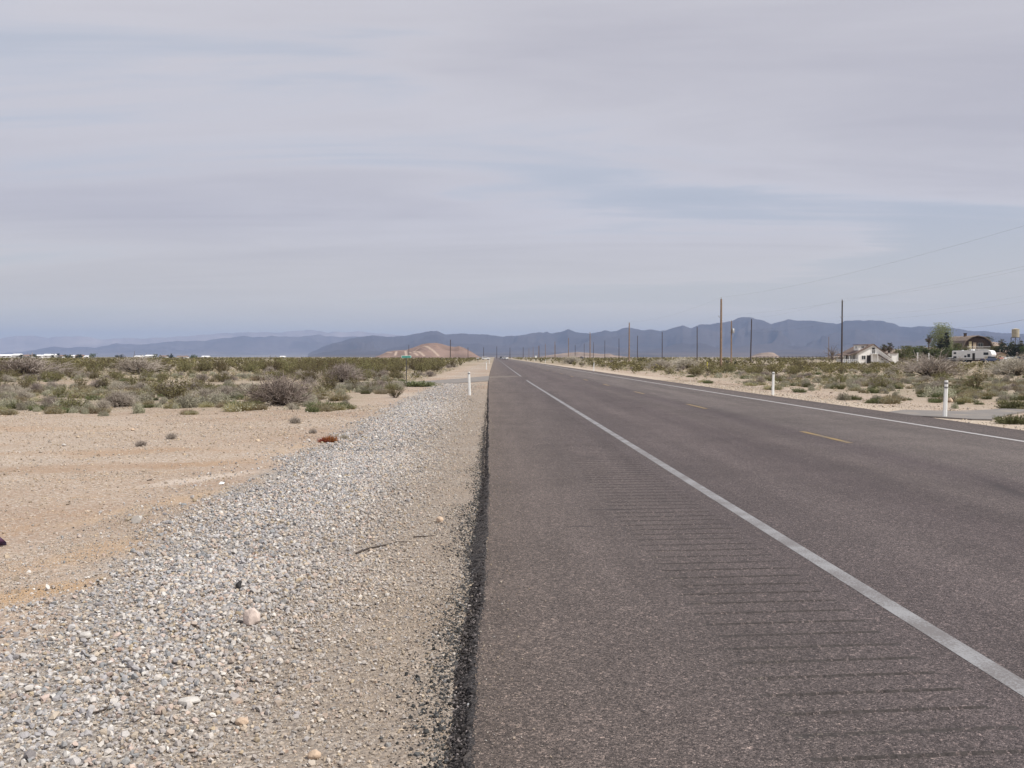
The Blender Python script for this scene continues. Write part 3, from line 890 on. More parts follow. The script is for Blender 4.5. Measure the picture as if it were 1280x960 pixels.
m_m1 = mtn_mat('dark_desert_rock', (0.062, 0.050, 0.046), (0.066, 0.054, 0.048), (0.14, 0.11, 0.09))
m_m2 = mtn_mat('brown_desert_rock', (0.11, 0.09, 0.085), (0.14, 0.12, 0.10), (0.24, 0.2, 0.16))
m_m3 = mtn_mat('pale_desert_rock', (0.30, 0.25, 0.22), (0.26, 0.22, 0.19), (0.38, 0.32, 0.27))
SKY_C = [(385, 443), (400, 436), (412, 431), (430, 426), (447, 421.5), (468, 420.5), (490, 421.2), (505, 420.3), (517, 418.5), (530, 416), (540, 414.3), (547, 414.6), (553, 417), (565, 418), (590, 418), (612, 419.2), (628, 421.2), (640, 420), (650, 420.5), (665, 417), (673, 415.2), (679, 417), (684, 415.6), (690, 417.3), (700, 415), (710, 412.3), (718, 415.3), (726, 417), (738, 417.5), (747, 415.5), (756, 413), (764, 415.3), (771, 414), (778, 410.3), (786, 410), (793, 412.3), (803, 413.3), (815, 411.5), (825, 414.5), (833, 413), (843, 410.5), (853, 407.3), (864, 411), (875, 406), (890, 405), (905, 404.3), (913, 402.3), (922, 398), (930, 396.8), (938, 397.3), (942, 398.5), (950, 400), (957, 403), (964, 405.3), (975, 402.8), (985, 400.3), (1000, 401), (1020, 402), (1035, 404), (1046, 406), (1056, 402), (1075, 400.4), (1105, 402), (1115, 405), (1124, 409), (1137, 409), (1145, 408), (1160, 409), (1190, 410), (1205, 413), (1240, 416), (1280, 418), (1340, 415), (1400, 410), (1480, 416), (1600, 424), (1750, 420)]
SKY_B = [(-400, 440), (-200, 436), (-60, 440), (0, 442.5), (34, 439.6), (60, 434), (80, 435), (110, 434.8), (131, 434), (140, 431), (146, 429.3), (154, 430.3), (170, 431), (187, 430), (206, 428.5), (221, 426.8), (240, 427.3), (255, 426.5), (272, 424.3), (290, 422), (305, 420.2), (318, 421.5), (330, 422), (342, 420.3), (352, 421), (362, 422), (380, 421), (398, 419), (412, 420.8), (425, 421.5), (445, 421), (470, 421), (520, 422), (640, 430), (700, 440)]
SKY_A = [(-400, 428), (-120, 422), (0, 424), (20, 421), (40, 420.5), (60, 423), (80, 421), (100, 420.3), (115, 422), (128, 425), (140, 424), (155, 423), (175, 424), (200, 422.5), (240, 420.5), (275, 418), (305, 416.4), (330, 415.5), (345, 416.3), (362, 415), (385, 412.8), (397, 414), (410, 416.2), (420, 415), (432, 416), (447, 414), (460, 416), (480, 418), (510, 421), (600, 428), (700, 438)]
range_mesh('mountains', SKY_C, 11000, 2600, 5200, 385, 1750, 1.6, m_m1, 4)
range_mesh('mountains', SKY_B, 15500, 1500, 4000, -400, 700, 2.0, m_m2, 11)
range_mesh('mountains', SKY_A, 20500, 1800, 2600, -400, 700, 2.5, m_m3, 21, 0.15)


# low tan hills on the plain, with bare dirt tracks scraped into the nearest
def hill_mesh(name, sky, D, depth, front, c, seed, tracks=()):
    px0, px1 = sky[0][0], sky[-1][0]
    pxs = np.linspace(px0, px1, 220)
    Hh = np.maximum((HORIZON - interp(sky, pxs)) / F_PX * D + HC, 0)
    dirx = (pxs - 640) / F_PX
    rows_ = np.linspace(-1, 1, 90)
    Y_ = np.where(rows_ < 0, D + rows_ * front, D + rows_ * depth)
    tt = (1 - np.abs(rows_))
    n_ = fbm(dirx[None] * D / 26.0 + 0 * rows_[:, None], rows_[:, None] * front / 40.0 + 0 * dirx[None], seed, 4)
    Z = Hh[None] * (np.sin(tt * math.pi / 2) ** 1.15)[:, None] * (1 + 0.24 * n_ * np.clip(4 * tt * (1 - tt), 0, 1)[:, None]) - 0.3 * (1 - tt)[:, None]
    X_ = dirx[None] * Y_[:, None]
    P = np.stack([X_, np.repeat(Y_[:, None], len(pxs), 1), Z], -1)
    col = np.empty(P.shape); col[:] = np.array(c)
    col *= (1 + 0.22 * n_[..., None])
    # what each vertex looks like seen from the road decides nothing: tracks are paths on the hill itself (px along, height share)
    for pts in tracks:
        q = []
        for (px, py) in pts:
            # point on the front slope at this bearing and height
            d = (px - 640) / F_PX
            hh = np.interp(px, pxs, Hh)
            s_ = float(np.clip(((HORIZON - py) / F_PX * D + HC) / max(hh, 0.5), 0, 1))
            tq = math.asin(s_ ** (1 / 1.15)) / (math.pi / 2)
            yq = D - (1 - tq) * front
            q.append((d * yq, yq))
        for (xa, ya), (xb, yb) in zip(q[:-1], q[1:]):
            dx, dy = xb - xa, yb - ya
            s_ = np.clip(((P[..., 0] - xa) * dx + (P[..., 1] - ya) * dy) / (dx * dx + dy * dy + 1e-6), 0, 1)
            dist = np.hypot((P[..., 0] - xa - s_ * dx), (P[..., 1] - ya - s_ * dy) * 0.45)
            k = np.clip(1.4 - dist / 1.7, 0, 1)[..., None]
            col = col * (1 - k) + np.array((0.40, 0.31, 0.245)) * k
    ny, nx = Z.shape
    ix = np.arange(nx * ny).reshape(ny, nx)
    F = np.stack([ix[:-1, :-1], ix[:-1, 1:], ix[1:, 1:], ix[1:, :-1]], -1).reshape(-1, 4)
    return tag(link_mesh(name, np_mesh(name, P.reshape(-1, 3), F, [m_hill], col=col.reshape(-1, 3), smooth=True)), kind='structure')


m_hill = tint_mat('hill_soil', 1.0, spec=0.05)
hill_mesh('hill', [(468, 446.5), (476, 443.5), (484, 439.5), (494, 438), (507, 437.5), (518, 434), (527, 430.5), (536, 429), (545, 428.6), (553, 430), (561, 432.5), (568, 433.5), (574, 432.5), (580, 434.5), (590, 440), (600, 446.5)], 1500, 120, 170, (0.235, 0.165, 0.135), 5,
          tracks=[[(494, 443.5), (495.5, 438.5)], [(507, 438), (508, 443.5)], [(512, 438.5), (522, 444)], [(517, 437), (530, 444.5)], [(520, 435.5), (531, 431.5)], [(532, 432), (548, 444.5)], [(476, 442.5), (490, 439.5)]])
hill_mesh('hill', [(936, 446.5), (943, 443.5), (951, 441), (960, 440.3), (968, 441.5), (973, 445), (976, 446.5)], 2100, 120, 120, (0.27, 0.21, 0.17), 6)
hill_mesh('hill', [(670, 446.5), (690, 443.5), (705, 441.5), (722, 440), (735, 441), (752, 442.6), (762, 442), (768, 444), (790, 446.5)], 2600, 160, 150, (0.26, 0.2, 0.16), 7)
hill_mesh('hill', [(1030, 446.5), (1080, 442), (1115, 437), (1150, 434.5), (1190, 431.5), (1225, 428.5), (1240, 427), (1250, 428.5), (1262, 434), (1300, 437), (1400, 446.5)], 1900, 160, 160, (0.34, 0.26, 0.20), 8)
# ------------------------------------------------------------------ desert shrubs
m_creo = leaf_mat('creosote_leaf', (0.178, 0.158, 0.080))
m_sage = leaf_mat('saltbush_leaf', (0.345, 0.33, 0.25), 0.22)
m_green = leaf_mat('fresh_leaf', (0.165, 0.175, 0.085))
m_grass = leaf_mat('dry_grass', (0.36, 0.30, 0.17), 0.25)
m_wood = leaf_mat('grey_twig', (0.33, 0.29, 0.25), 0.25, 0.0, 0.9)
m_dkwood = leaf_mat('brown_twig', (0.10, 0.08, 0.062), 0.3, 0.0, 0.9)
m_brwood = leaf_mat('tangled_twig', (0.25, 0.21, 0.18), 0.3, 0.0, 0.9)
m_red = leaf_mat('red_weed', (0.30, 0.085, 0.045), 0.2)


def quads_at(P, size, rg, flat=0.0):
    """a small leaf at each point, random attitude"""
    n = len(P)
    a = rg.normal(size=(n, 3)); a /= np.linalg.norm(a, axis=1)[:, None]
    c = rg.normal(size=(n, 3)); b = np.cross(a, c); b /= np.linalg.norm(b, axis=1)[:, None] + 1e-9
    s = (size * rg.uniform(0.6, 1.4, n))[:, None] if np.isscalar(size) else (size * rg.uniform(0.6, 1.4, n))[:, None]
    V = np.stack([P - a * s * 0.55, P + b * s * 0.30, P + a * s * 0.55, P - b * s * 0.30], 1).reshape(-1, 3)
    F = np.arange(4 * n).reshape(n, 4)
    return V, F


def sticks(P0, P1, r0, r1):
    """thin three-sided twigs"""
    n = len(P0); d = P1 - P0; d = d / (np.linalg.norm(d, axis=1)[:, None] + 1e-9)
    a = np.cross(d, np.array([0.3, 0.2, 0.93])); a /= np.linalg.norm(a, axis=1)[:, None] + 1e-9
    b = np.cross(d, a)
    ring = []
    for k in range(3):
        w = a * math.cos(k * 2.094) + b * math.sin(k * 2.094)
        ring.append(P0 + w * np.asarray(r0).reshape(-1, 1)); ring.append(P1 + w * np.asarray(r1).reshape(-1, 1))
    V = np.stack(ring, 1).reshape(-1, 3)
    base = (np.arange(n) * 6)[:, None]
    F = np.concatenate([base + np.array([0, 2, 3, 1]), base + np.array([2, 4, 5, 3]), base + np.array([4, 0, 1, 5])])
    return V, F


def merge(chunks):
    V = []; F = []; M = []; n = 0
    for (v, f), m in chunks:
        V.append(v); F.append(f + n); M.append(np.full(len(f), m)); n += len(v)
    return np.concatenate(V), np.concatenate(F), np.concatenate(M)


def creosote(seed):
    rg = np.random.default_rng(seed)
    n = 34
    az = rg.uniform(0, 6.283, n); pol = rg.uniform(0.05, 0.95, n) ** 0.8
    L_ = rg.uniform(0.65, 1.08, n) * (1 - 0.15 * pol)
    base = np.stack([np.cos(az), np.sin(az), 0 * az], -1) * rg.uniform(0.0, 0.09, n)[:, None]
    d = np.stack([np.cos(az) * np.sin(pol), np.sin(az) * np.sin(pol), np.cos(pol)], -1)
    mid = base + d * (L_ * 0.5)[:, None] + rg.normal(0, 0.03, (n, 3))
    tip = base + d * L_[:, None] + rg.normal(0, 0.05, (n, 3)) + np.array([0, 0, 0.04])
    ch = [(sticks(base, mid, 0.010, 0.007), 0), (sticks(mid, tip, 0.007, 0.003), 0)]
    pts = []
    for i in range(n):
        k = rg.integers(24, 46)
        s = rg.uniform(0.38, 1.05, k)[:, None]
        q = np.where(s < 0.5, base[i] + (mid[i] - base[i]) * s * 2, mid[i] + (tip[i] - mid[i]) * (s - 0.5) * 2)
        pts.append(q + rg.normal(0, 0.048, (k, 3)))
    P = np.concatenate(pts); P[:, 2] = np.maximum(P[:, 2], 0.05)
    ch.append((quads_at(P, 0.058, rg), 1))
    return merge(ch)


def saltbush(seed):
    rg = np.random.default_rng(seed)
    # several low lobes with clumps on their surface
    lob = [(0, 0, 0.34, 0.46)] + [(rg.uniform(-.32, .32), rg.uniform(-.32, .32), rg.uniform(.18, .34), rg.uniform(.2, .34)) for _ in range(6)]
    pts = []
    for (x, y, h, r) in lob:
        k = int(900 * r)
        v = rg.normal(size=(k, 3)); v /= np.linalg.norm(v, axis=1)[:, None]
        v *= (rg.uniform(0.35, 1.0, k) ** 0.45)[:, None] * (1 + 0.18 * np.sin(v[:, :1] * 7 + seed) * np.sin(v[:, 1:2] * 8))
        v[:, 2] = np.abs(v[:, 2])
        pts.append(v * np.array([r, r, h * 1.15]) + np.array([x, y, 0.03]))
    P = np.concatenate(pts)
    n = 70
    az = rg.uniform(0, 6.283, n); rr = rg.uniform(0.15, 0.5, n)
    tip = np.stack([np.cos(az) * rr, np.sin(az) * rr, rg.uniform(0.15, 0.50, n)], -1)
    return merge([(sticks(tip * np.array([0.15, 0.15, 0.05]), tip, 0.007, 0.003), 0), (quads_at(P, 0.050, rg), 1)])


def drybush(seed, n=95, spread=1.25):
    rg = np.random.default_rng(seed)
    az = rg.uniform(0, 6.283, n); pol = rg.uniform(0.0, spread, n)
    d = np.stack([np.cos(az) * np.sin(pol), np.sin(az) * np.sin(pol), np.cos(pol)], -1)
    base = np.stack([np.cos(az), np.sin(az), 0 * az], -1) * rg.uniform(0, 0.10, n)[:, None]
    m1 = base + d * rg.uniform(0.25, 0.45, n)[:, None] + rg.normal(0, 0.03, (n, 3))
    ch = [(sticks(base, m1, 0.011, 0.007), 1)]
    for k in range(4):
        m2 = m1 + d * rg.uniform(0.15, 0.35, n)[:, None] + rg.normal(0, 0.09, (n, 3)); m2[:, 2] = np.abs(m2[:, 2])
        ch.append((sticks(m1, m2, 0.006, 0.0045), 0))
        for j in range(3):
            m3 = m2 + rg.normal(0, 0.09, (n, 3)) + d * 0.06; m3[:, 2] = np.abs(m3[:, 2])
            ch.append((sticks(m2, m3, 0.0045, 0.0025), 0))
    return merge(ch)


def tuft(seed):
    rg = np.random.default_rng(seed)
    n = 420
    az = rg.uniform(0, 6.283, n); rr = np.sqrt(rg.uniform(0, 1, n)) * 0.42
    P0 = np.stack([np.cos(az) * rr, np.sin(az) * rr, 0 * az], -1)
    lean = np.stack([np.cos(az), np.sin(az), 0 * az], -1) * (rr * 0.55)[:, None] + rg.normal(0, 0.06, (n, 3))
    P1 = P0 + lean + np.array([0, 0, 1.0]) * (rg.uniform(0.18, 0.52, n) * (1.1 - rr))[:, None]
    return merge([(sticks(P0, P1, 0.012, 0.003), 0), (quads_at(P1 * np.array([1, 1, 0.85]), 0.06, rg), 1)])


KIND = {
    'creosote_bush': ([creosote(s) for s in (1, 2, 3, 4, 5)], (m_dkwood, m_creo)),
    'saltbush': ([saltbush(s) for s in (11, 12, 13, 14, 15)], (m_wood, m_sage)),
    'dry_bush': ([drybush(s) for s in (21, 22, 23)], (m_wood, m_dkwood)),
    'green_tuft': ([tuft(s) for s in (31, 32, 33)], (m_green, m_green)),
    'dry_tuft': ([tuft(s) for s in (41, 42, 43)], (m_grass, m_sage)),
}
MESHES = {}
for kname, (vars_, mats) in KIND.items():
    MESHES[kname] = [np_mesh(kname, v, f, mats, mi) for v, f, mi in vars_]

items = []      # kind, x, y, scale (height), width factor


def sow(n, y0, y1, u0, u1, kinds, weights, hfun, dens):
    y = np.sqrt(rng.uniform(y0 ** 2, y1 ** 2, n))
    lim = 0.53 * y + 5
    x = rng.uniform(-1, 1, n) * lim
    u = u_of(x, y)
    k = (u > u0) & (u < u1) & (rng.uniform(size=n) < dens(x, y, u))
    for xx, yy in zip(x[k], y[k]):
        kd = kinds[rng.choice(len(kinds), p=weights)]
        items.append([kd, float(xx), float(yy), float(hfun(kd)), float(rng.uniform(0.85, 1.35))])


def hf(kd):
    return {'creosote_bush': rng.uniform(0.75, 1.5), 'saltbush': rng.uniform(0.25, 0.62), 'dry_bush': rng.uniform(0.3, 0.75),
            'green_tuft': rng.uniform(0.18, 0.38), 'dry_tuft': rng.uniform(0.2, 0.48)}[kd]


def hlow(kd):
    return hf(kd) * (0.6 if kd == 'creosote_bush' else 0.9)


KS = ['creosote_bush', 'saltbush', 'dry_bush', 'green_tuft', 'dry_tuft']
patch = lambda x, y: 0.5 + 0.5 * np.sin(x * 0.21 + 2 * np.sin(y * 0.043)) * np.sin(y * 0.085 + 1.5 * np.sin(x * 0.11))
clear = lambda x, y, u: 1 - np.exp(-(((u + 5.2) / 2.6) ** 2 + ((y - 39) / 6.5) ** 2) * 1.2)
# left flat: saltbush in front, creosote behind
front = lambda x: 27.6 + 0.9 * np.sin(x * 0.6) + np.where(x > -9, (x + 9) * 0.55, 0)
sow(2300, 27, 50, -60, -4.3, KS, [.05, .56, .11, .04, .24], lambda k: hlow(k) * 0.85, lambda x, y, u: np.where(y > front(x), 0.85, 0) * np.clip(clear(x, y, u), 0.08, 1) * np.clip(0.25 + patch(x, y), 0.15, 1))
sow(2500, 46, 85, -80, -4.8, KS, [.28, .42, .10, .02, .18], hlow, lambda x, y, u: np.clip(0.30 + patch(x, y), 0.2, 1) * 0.62 * np.where(u > -6.0, 0.4, 1) * np.where((y > 54) & (y < 64) & (u > -30), 0.0, 1))
sow(3200, 85, 200, -200, -5.6, KS, [.66, .18, .10, .0, .06], hf, lambda x, y, u: np.clip(0.25 + patch(x * 0.6, y * 0.5), 0.15, 1) * 0.8)
sow(5200, 200, 700, -600, -7, KS, [.78, .10, .12, .0, .0], hf, lambda x, y, u: np.clip(0.3 + patch(x * 0.3, y * 0.2), 0.2, 1))
sow(3200, 700, 1900, -1500, -9, KS, [.86, .04, .10, .0, .0], hf, lambda x, y, u: 0.9)
# right flat: low tufts by the road, sage and creosote behind
sow(1500, 26, 50, 13.2, 60, KS, [.0, .30, .03, .30, .37], lambda k: hf(k) * 0.62, lambda x, y, u: np.clip(0.15 + patch(x * 1.5, y * 1.7), 0.1, 1) * np.where(u < 15.5, 0.5, 1) * np.where((y < 34) & (u < 16.5) & (y > 24), 0.1, 1))
sow(3200, 46, 85, 13.5, 80, KS, [.06, .54, .12, .08, .20], lambda k: hlow(k) * 0.8, lambda x, y, u: np.where(u < 17 + 2 * np.sin(y * 0.3), 0.06, 1) * np.clip(0.3 + patch(x, y), 0.2, 1) * 0.75)
sow(4200, 85, 200, 13.5, 200, KS, [.50, .25, .20, .0, .05], lambda k: hf(k) * 0.62, lambda x, y, u: np.where(u < 16, 0.2, 1) * np.clip(0.5 + patch(x * 0.6, y * 0.5), 0.3, 1))
sow(5200, 200, 700, 14, 600, KS, [.70, .12, .18, .0, .0], hf, lambda x, y, u: np.clip(0.3 + patch(x * 0.3, y * 0.2), 0.2, 1) * np.where((x / y > 0.325) & (y < 420), 0.25, 1))
# low dead grass between the bushes
sow(16000, 27.5, 130, -150, -4.6, ['dry_tuft', 'saltbush', 'green_tuft'], [.62, .30, .08], lambda k: rng.uniform(0.08, 0.24), lambda x, y, u: np.where(y > front(x) - 0.6, 1.0, 0) * np.clip(clear(x, y, u), 0.06, 1) * np.where((y > 54) & (y < 64) & (u > -30), 0.0, 1))
sow(15000, 26, 170, 13.2, 150, ['dry_tuft', 'saltbush', 'green_tuft'], [.60, .25, .15], lambda k: rng.uniform(0.09, 0.30), lambda x, y, u: np.where(u < 16.5 + 1.5 * np.sin(y * 0.2), 0.15, 0.9) * np.where((y < 34) & (u < 16.5) & (y > 24), 0.1, 1))
sow(3000, 700, 1900, 15, 1500, KS, [.86, .04, .10, .0, .0], hf, lambda x, y, u: 0.9)

# bushes one can pick out in the photograph: kind, pixel of the foot, height, width factor, label
SPECIAL = [
    ('dry_bush', 352, 506, 1.02, 1.35, 'big tangled brown-grey bush at the edge of the sandy pull-out'),
    ('dry_bush', 430, 478, 1.25, 1.25, 'grey leafless bush behind the small sandy clearing'),
    ('saltbush', 232, 509, 0.55, 1.4, 'rounded grey bush at the sand edge next to the big tangled bush'),
    ('saltbush', 262, 507, 0.45, 2.2, 'long low grey bush touching the big tangled bush'),
    ('dry_bush', 35, 470, 1.6, 2.6, 'wide pale grey leafless thicket before the far white houses'),
    ('dry_bush', 172, 468, 1.6, 2.0, 'tall pale grey leafless bush deep in the green scrub'),
    ('green_tuft', 408, 511, 0.26, 2.0, 'bright green mat of weeds before the big tangled bush'),
    ('green_tuft', 424, 511.5, 0.22, 1.6, 'small bright green weed tuft closest to the gravel'),
    ('creosote_bush', 494, 497, 0.50, 1.2, 'small dark brown-green shrub at the tip of the sandy clearing'),
    ('green_tuft', 518, 483, 0.36, 2.8, 'low green weeds at the foot of the street sign'),
    ('creosote_bush', 215, 500, 1.0, 1.3, 'olive shrub among grey bushes at the sand edge'),
    ('dry_bush', 1163, 472, 1.7, 2.0, 'large lilac-grey leafless bush before the white trailer'),
    ('dry_bush', 1268, 470, 1.6, 1.8, 'large grey leafless bush before the parked vehicles'),
    ('green_tuft', 1268, 512, 0.34, 1.25, 'vivid green tuft where the side road meets the dirt'),
    ('green_tuft', 1268, 530, 0.26, 1.5, 'green weed tuft growing at the far pavement edge'),
    ('saltbush', 1066, 488, 0.45, 1.5, 'pale green rounded bush on the sand between two white posts'),
    ('saltbush', 1172, 497, 0.55, 2.0, 'dark grey low bush behind the nearest white post'),
    ('dry_bush', 715, 455, 1.8, 1.9, 'brown-grey leafless bush beside the distant road'),
    ('dry_bush', 855, 461, 1.5, 2.4, 'low lilac-grey thicket before the tall brown pole'),
    ('creosote_bush', 870, 470, 0.95, 1.5, 'dark green bush at the edge of the roadside sand'),
    ('creosote_bush', 1003, 462, 1.5, 1.7, 'broad olive bush between the dark poles'),
    ('dry_bush', 825, 463, 1.3, 1.8, 'grey brush beside the black tyre'),
]
placed = []
for kd, px, py, h, wf, lab in SPECIAL:
    p = at(px, py, -0.055)
    placed.append((p.x, p.y, h * wf * 0.6))
    o = link_mesh(kd, MESHES[kd][len(placed) % len(MESHES[kd])], loc=(p.x, p.y, float(gz(p.x, p.y)) - 0.02), rz=rng.uniform(0, 6.28))
    hs = {'creosote_bush': 1.0, 'saltbush': 0.5, 'dry_bush': 0.85, 'green_tuft': 0.5, 'dry_tuft': 0.5}[kd]
    k = h / hs
    o.scale = (k * wf if kd != 'saltbush' else h * 1.15 * wf, k * wf if kd != 'saltbush' else h * 1.15 * wf, k)
    if 'tangled brown-grey bush at' in lab:
        v, f, mi = drybush(77, 115, 1.3); o.data = np_mesh('dry_bush', v, f, (m_brwood, m_dkwood), mi)
    tag(o, lab, 'weed' if 'tuft' in kd else 'bush')


def free(it):
    for a, b_, c in placed:
        if (it[1] - a) ** 2 + (it[2] - b_) ** 2 < c * c: return False
        # keep the ground in front of a bush one can pick out clear of tall neighbours
        if it[3] > 0.25 and -1.0 < b_ - it[2] < 9.0 and abs(it[1] / it[2] - a / b_) * b_ < c + it[3] * 0.4: return False
    return True


items = [it for it in items if free(it)]

# the largest in view become things of their own, up to 300 of a kind; the rest is one mass
CATN = {'creosote_bush': 'bush', 'saltbush': 'bush', 'dry_bush': 'bush', 'green_tuft': 'weed', 'dry_tuft': 'weed'}
LAB = {
    ('creosote_bush', 0): 'olive green creosote bush on the flat beyond the gravel', ('creosote_bush', 1): 'olive green creosote bush on the flat across the road',
    ('saltbush', 0): 'grey-green rounded saltbush on the flat beyond the gravel', ('saltbush', 1): 'grey-green rounded saltbush on the flat across the road',
    ('dry_bush', 0): 'leafless grey twiggy bush on the flat beyond the gravel', ('dry_bush', 1): 'leafless grey twiggy bush on the flat across the road',
    ('green_tuft', 0): 'small green weed tuft on the flat beyond the gravel', ('green_tuft', 1): 'small green weed tuft on the sand across the road',
    ('dry_tuft', 0): 'straw-coloured dry grass tuft on the flat beyond the gravel', ('dry_tuft', 1): 'straw-coloured dry grass tuft on the sand across the road'}
GRP = {k: v.split(' on the ')[0].rstrip() + 's ' + ('beyond the gravel' if k[1] == 0 else 'across the road') for k, v in LAB.items()}
GRP = {k: v.replace('bushs', 'bushes') for k, v in GRP.items()}
HS = {'creosote_bush': 1.0, 'saltbush': 0.5, 'dry_bush': 0.85, 'green_tuft': 0.5, 'dry_tuft': 0.5}
rest = []
for kd in KS:
    mine = sorted([it for it in items if it[0] == kd], key=lambda it: -it[3] * it[4] / it[2])
    vis = [it for it in mine if abs(it[1]) < 0.52 * it[2]]
    cut = 140
    top = vis[:cut * 2 if kd != 'green_tuft' else cut]
    ids = set(map(id, top))
    rest += [it for it in mine if id(it) not in ids]
    for it in top:
        side = 1 if u_of(it[1], it[2]) > 5 else 0
        o = link_mesh(kd, MESHES[kd][int(rng.integers(len(MESHES[kd])))], loc=(it[1], it[2], float(gz(it[1], it[2])) - 0.02), rz=rng.uniform(0, 6.28))
        k = it[3] / HS[kd]
        wf = it[4] if kd != 'saltbush' else it[4] * it[3] * 1.2 / k
        o.scale = (k * wf, k * wf * rng.uniform(0.85, 1.15), k)
        o.rotation_euler.x = rng.normal(0, 0.05); o.rotation_euler.y = rng.normal(0, 0.05)
        tag(o, LAB[(kd, side)], CATN[kd], GRP[(kd, side)])

# distant scrub: light clumps of leaf faces
m_scrub = tint_mat('scrub_leaf', 0.85, 0.2, 0.1)
KC = {'creosote_bush': (0.168, 0.150, 0.072), 'saltbush': (0.33, 0.315, 0.235), 'dry_bush': (0.32, 0.28, 0.24), 'green_tuft': (0.175, 0.195, 0.095), 'dry_tuft': (0.38, 0.32, 0.22)}
Vb = []; Cb = []
for it in rest:
    kd, x, y, h, wf = it
    n = (26 if h < 0.3 else 64) if y < 110 else (44 if y < 220 else (26 if y < 700 else 14))
    s = h * ((0.30 if h < 0.3 else 0.20) if y < 110 else (0.26 if y < 220 else (0.34 if y < 700 else 0.5)))
    v = rng.normal(size=(n, 3)); v /= np.linalg.norm(v, axis=1)[:, None]
    v *= (rng.uniform(0.2, 1, n) ** 0.5)[:, None]
    hh = h if kd != 'saltbush' else h * 0.9
    P = v * np.array([0.62 * h * wf, 0.62 * h * wf, 0.5 * hh]) + np.array([0, 0, 0.48 * hh])
    if kd == 'creosote_bush': P[:, :2] *= (0.45 + 0.75 * np.clip(P[:, 2:3] / hh, 0, 1))
    g0 = float(gz(x, y)) if y < 200 else -0.06
    q, _ = quads_at(P + np.array([x, y, g0]), s, rng)
    Vb.append(q)
    c = np.array(KC[kd]) * rng.uniform(0.75, 1.3)
    Cb.append(np.repeat(c[None] * rng.uniform(0.7, 1.3, (n, 1)), 4, 0))
V = np.concatenate(Vb); Cc = np.concatenate(Cb)
tag(link_mesh('scrub', np_mesh('scrub', V, np.arange(len(V)).reshape(-1, 4), [m_scrub], col=Cc)), 'distant olive desert scrub reaching the horizon', kind='stuff')

# red weed and small dead weeds on the pull-out
for px, py, kd, mats, h, lab, cat in ((405, 553, 'red_weed', m_red, 0.17, 'rust-red dry weed at the lip of the pull-out', 'weed'), (413, 552.5, 'red_weed', m_red, 0.22, 'taller rust-red dry weed touching the gravel', 'weed'),
                                      (391, 542, 'dead_weed', m_wood, 0.13, 'small brown dead weed behind the red weed', 'weed'), (369, 529, 'dead_weed', m_wood, 0.2, 'brown dead weed on the sand before the tangled bush', 'weed'),
                                      (214, 550, 'dead_weed', m_wood, 0.15, 'lone brown weed on the open sandy pull-out', 'weed'), (176, 560, 'dead_weed', m_wood, 0.14, 'flat brown weed at the start of the orange soil line', 'weed'),
                                      (430, 549, 'dead_weed', m_wood, 0.12, 'dark dead weed at the gravel edge beside the red weed', 'weed')):
    p = at(px, py, GZL)
    v, f, mi = tuft(int(px))
    me = np_mesh(kd, v[:], f, [mats, mats], mi)
    o = link_mesh(kd, me, loc=(p.x, p.y, float(gz(p.x, p.y)) - 0.01), rz=1.0)
    o.scale = (h * 1.15, h * 1.15, h * (1.3 if kd == 'red_weed' else 1.9))
    tag(o, lab, cat)
# ------------------------------------------------------------------ road furniture
m_white = paint('white_plastic', (0.80, 0.81, 0.80), 0.55, var=0.05)
m_band = paint('grey_reflector', (0.17, 0.17, 0.18), 0.35, var=0.1)
m_metal = paint('dark_steel', (0.06, 0.058, 0.06), 0.6, var=0.2)
m_galv = paint('galvanised_steel', (0.36, 0.37, 0.38), 0.5, 0.3)
m_teal = paint('green_sign_face', (0.03, 0.24, 0.19), 0.4, var=0.06)
m_teal2 = paint('pale_sign_border', (0.55, 0.70, 0.68), 0.45, var=0.05)


def marker(px, py, h, label, tilt=(0, 0), bands=2, z0=-0.055):
    p = at(px, py, z0)
    r_ = empty('marker_post', (p.x, p.y, float(gz(p.x, p.y))), 0.04)
    r_.rotation_euler = (tilt[0], tilt[1], math.atan2(-p.x, p.y) * 0.4)
    mb = MB()
    wd = 0.052
    prof = [(-wd, 0.006), (-wd * 0.55, -0.010), (wd * 0.55, -0.010), (wd, 0.006), (wd * 0.5, 0.0), (-wd * 0.5, 0.0)]
    vs = []; n = len(prof)
    for z, k in ((-0.1, 1.12), (0.05, 1.1), (h * 0.5, 1.0), (h - 0.03, 0.94), (h, 0.75)):
        vs += [(x * k, y, z) for x, y in prof]
    fs = []
    for a in range(4):
        fs += [(a * n + i, a * n + (i + 1) % n, (a + 1) * n + (i + 1) % n, (a + 1) * n + i) for i in range(n)]
    fs += [tuple(range(4 * n, 5 * n)), tuple(range(n))[::-1]]
    mb.add(vs, fs, m_white, False)
    mb.build('post', r_)
    for i in range(bands):
        z = h - 0.055 - i * 0.115
        mb = MB()
        mb.add([(x * 0.99, y - 0.004 if y < 0 else y + 0.003, zz) for zz in (z - 0.045, z) for x, y in prof],
               [(i_, (i_ + 1) % n, n + (i_ + 1) % n, n + i_) for i_ in range(n)] + [tuple(range(n))[::-1], tuple(range(n, 2 * n))], m_band)
        mb.build('reflector', r_)
    return tag(r_, label, 'marker post', 'white marker posts along the road')


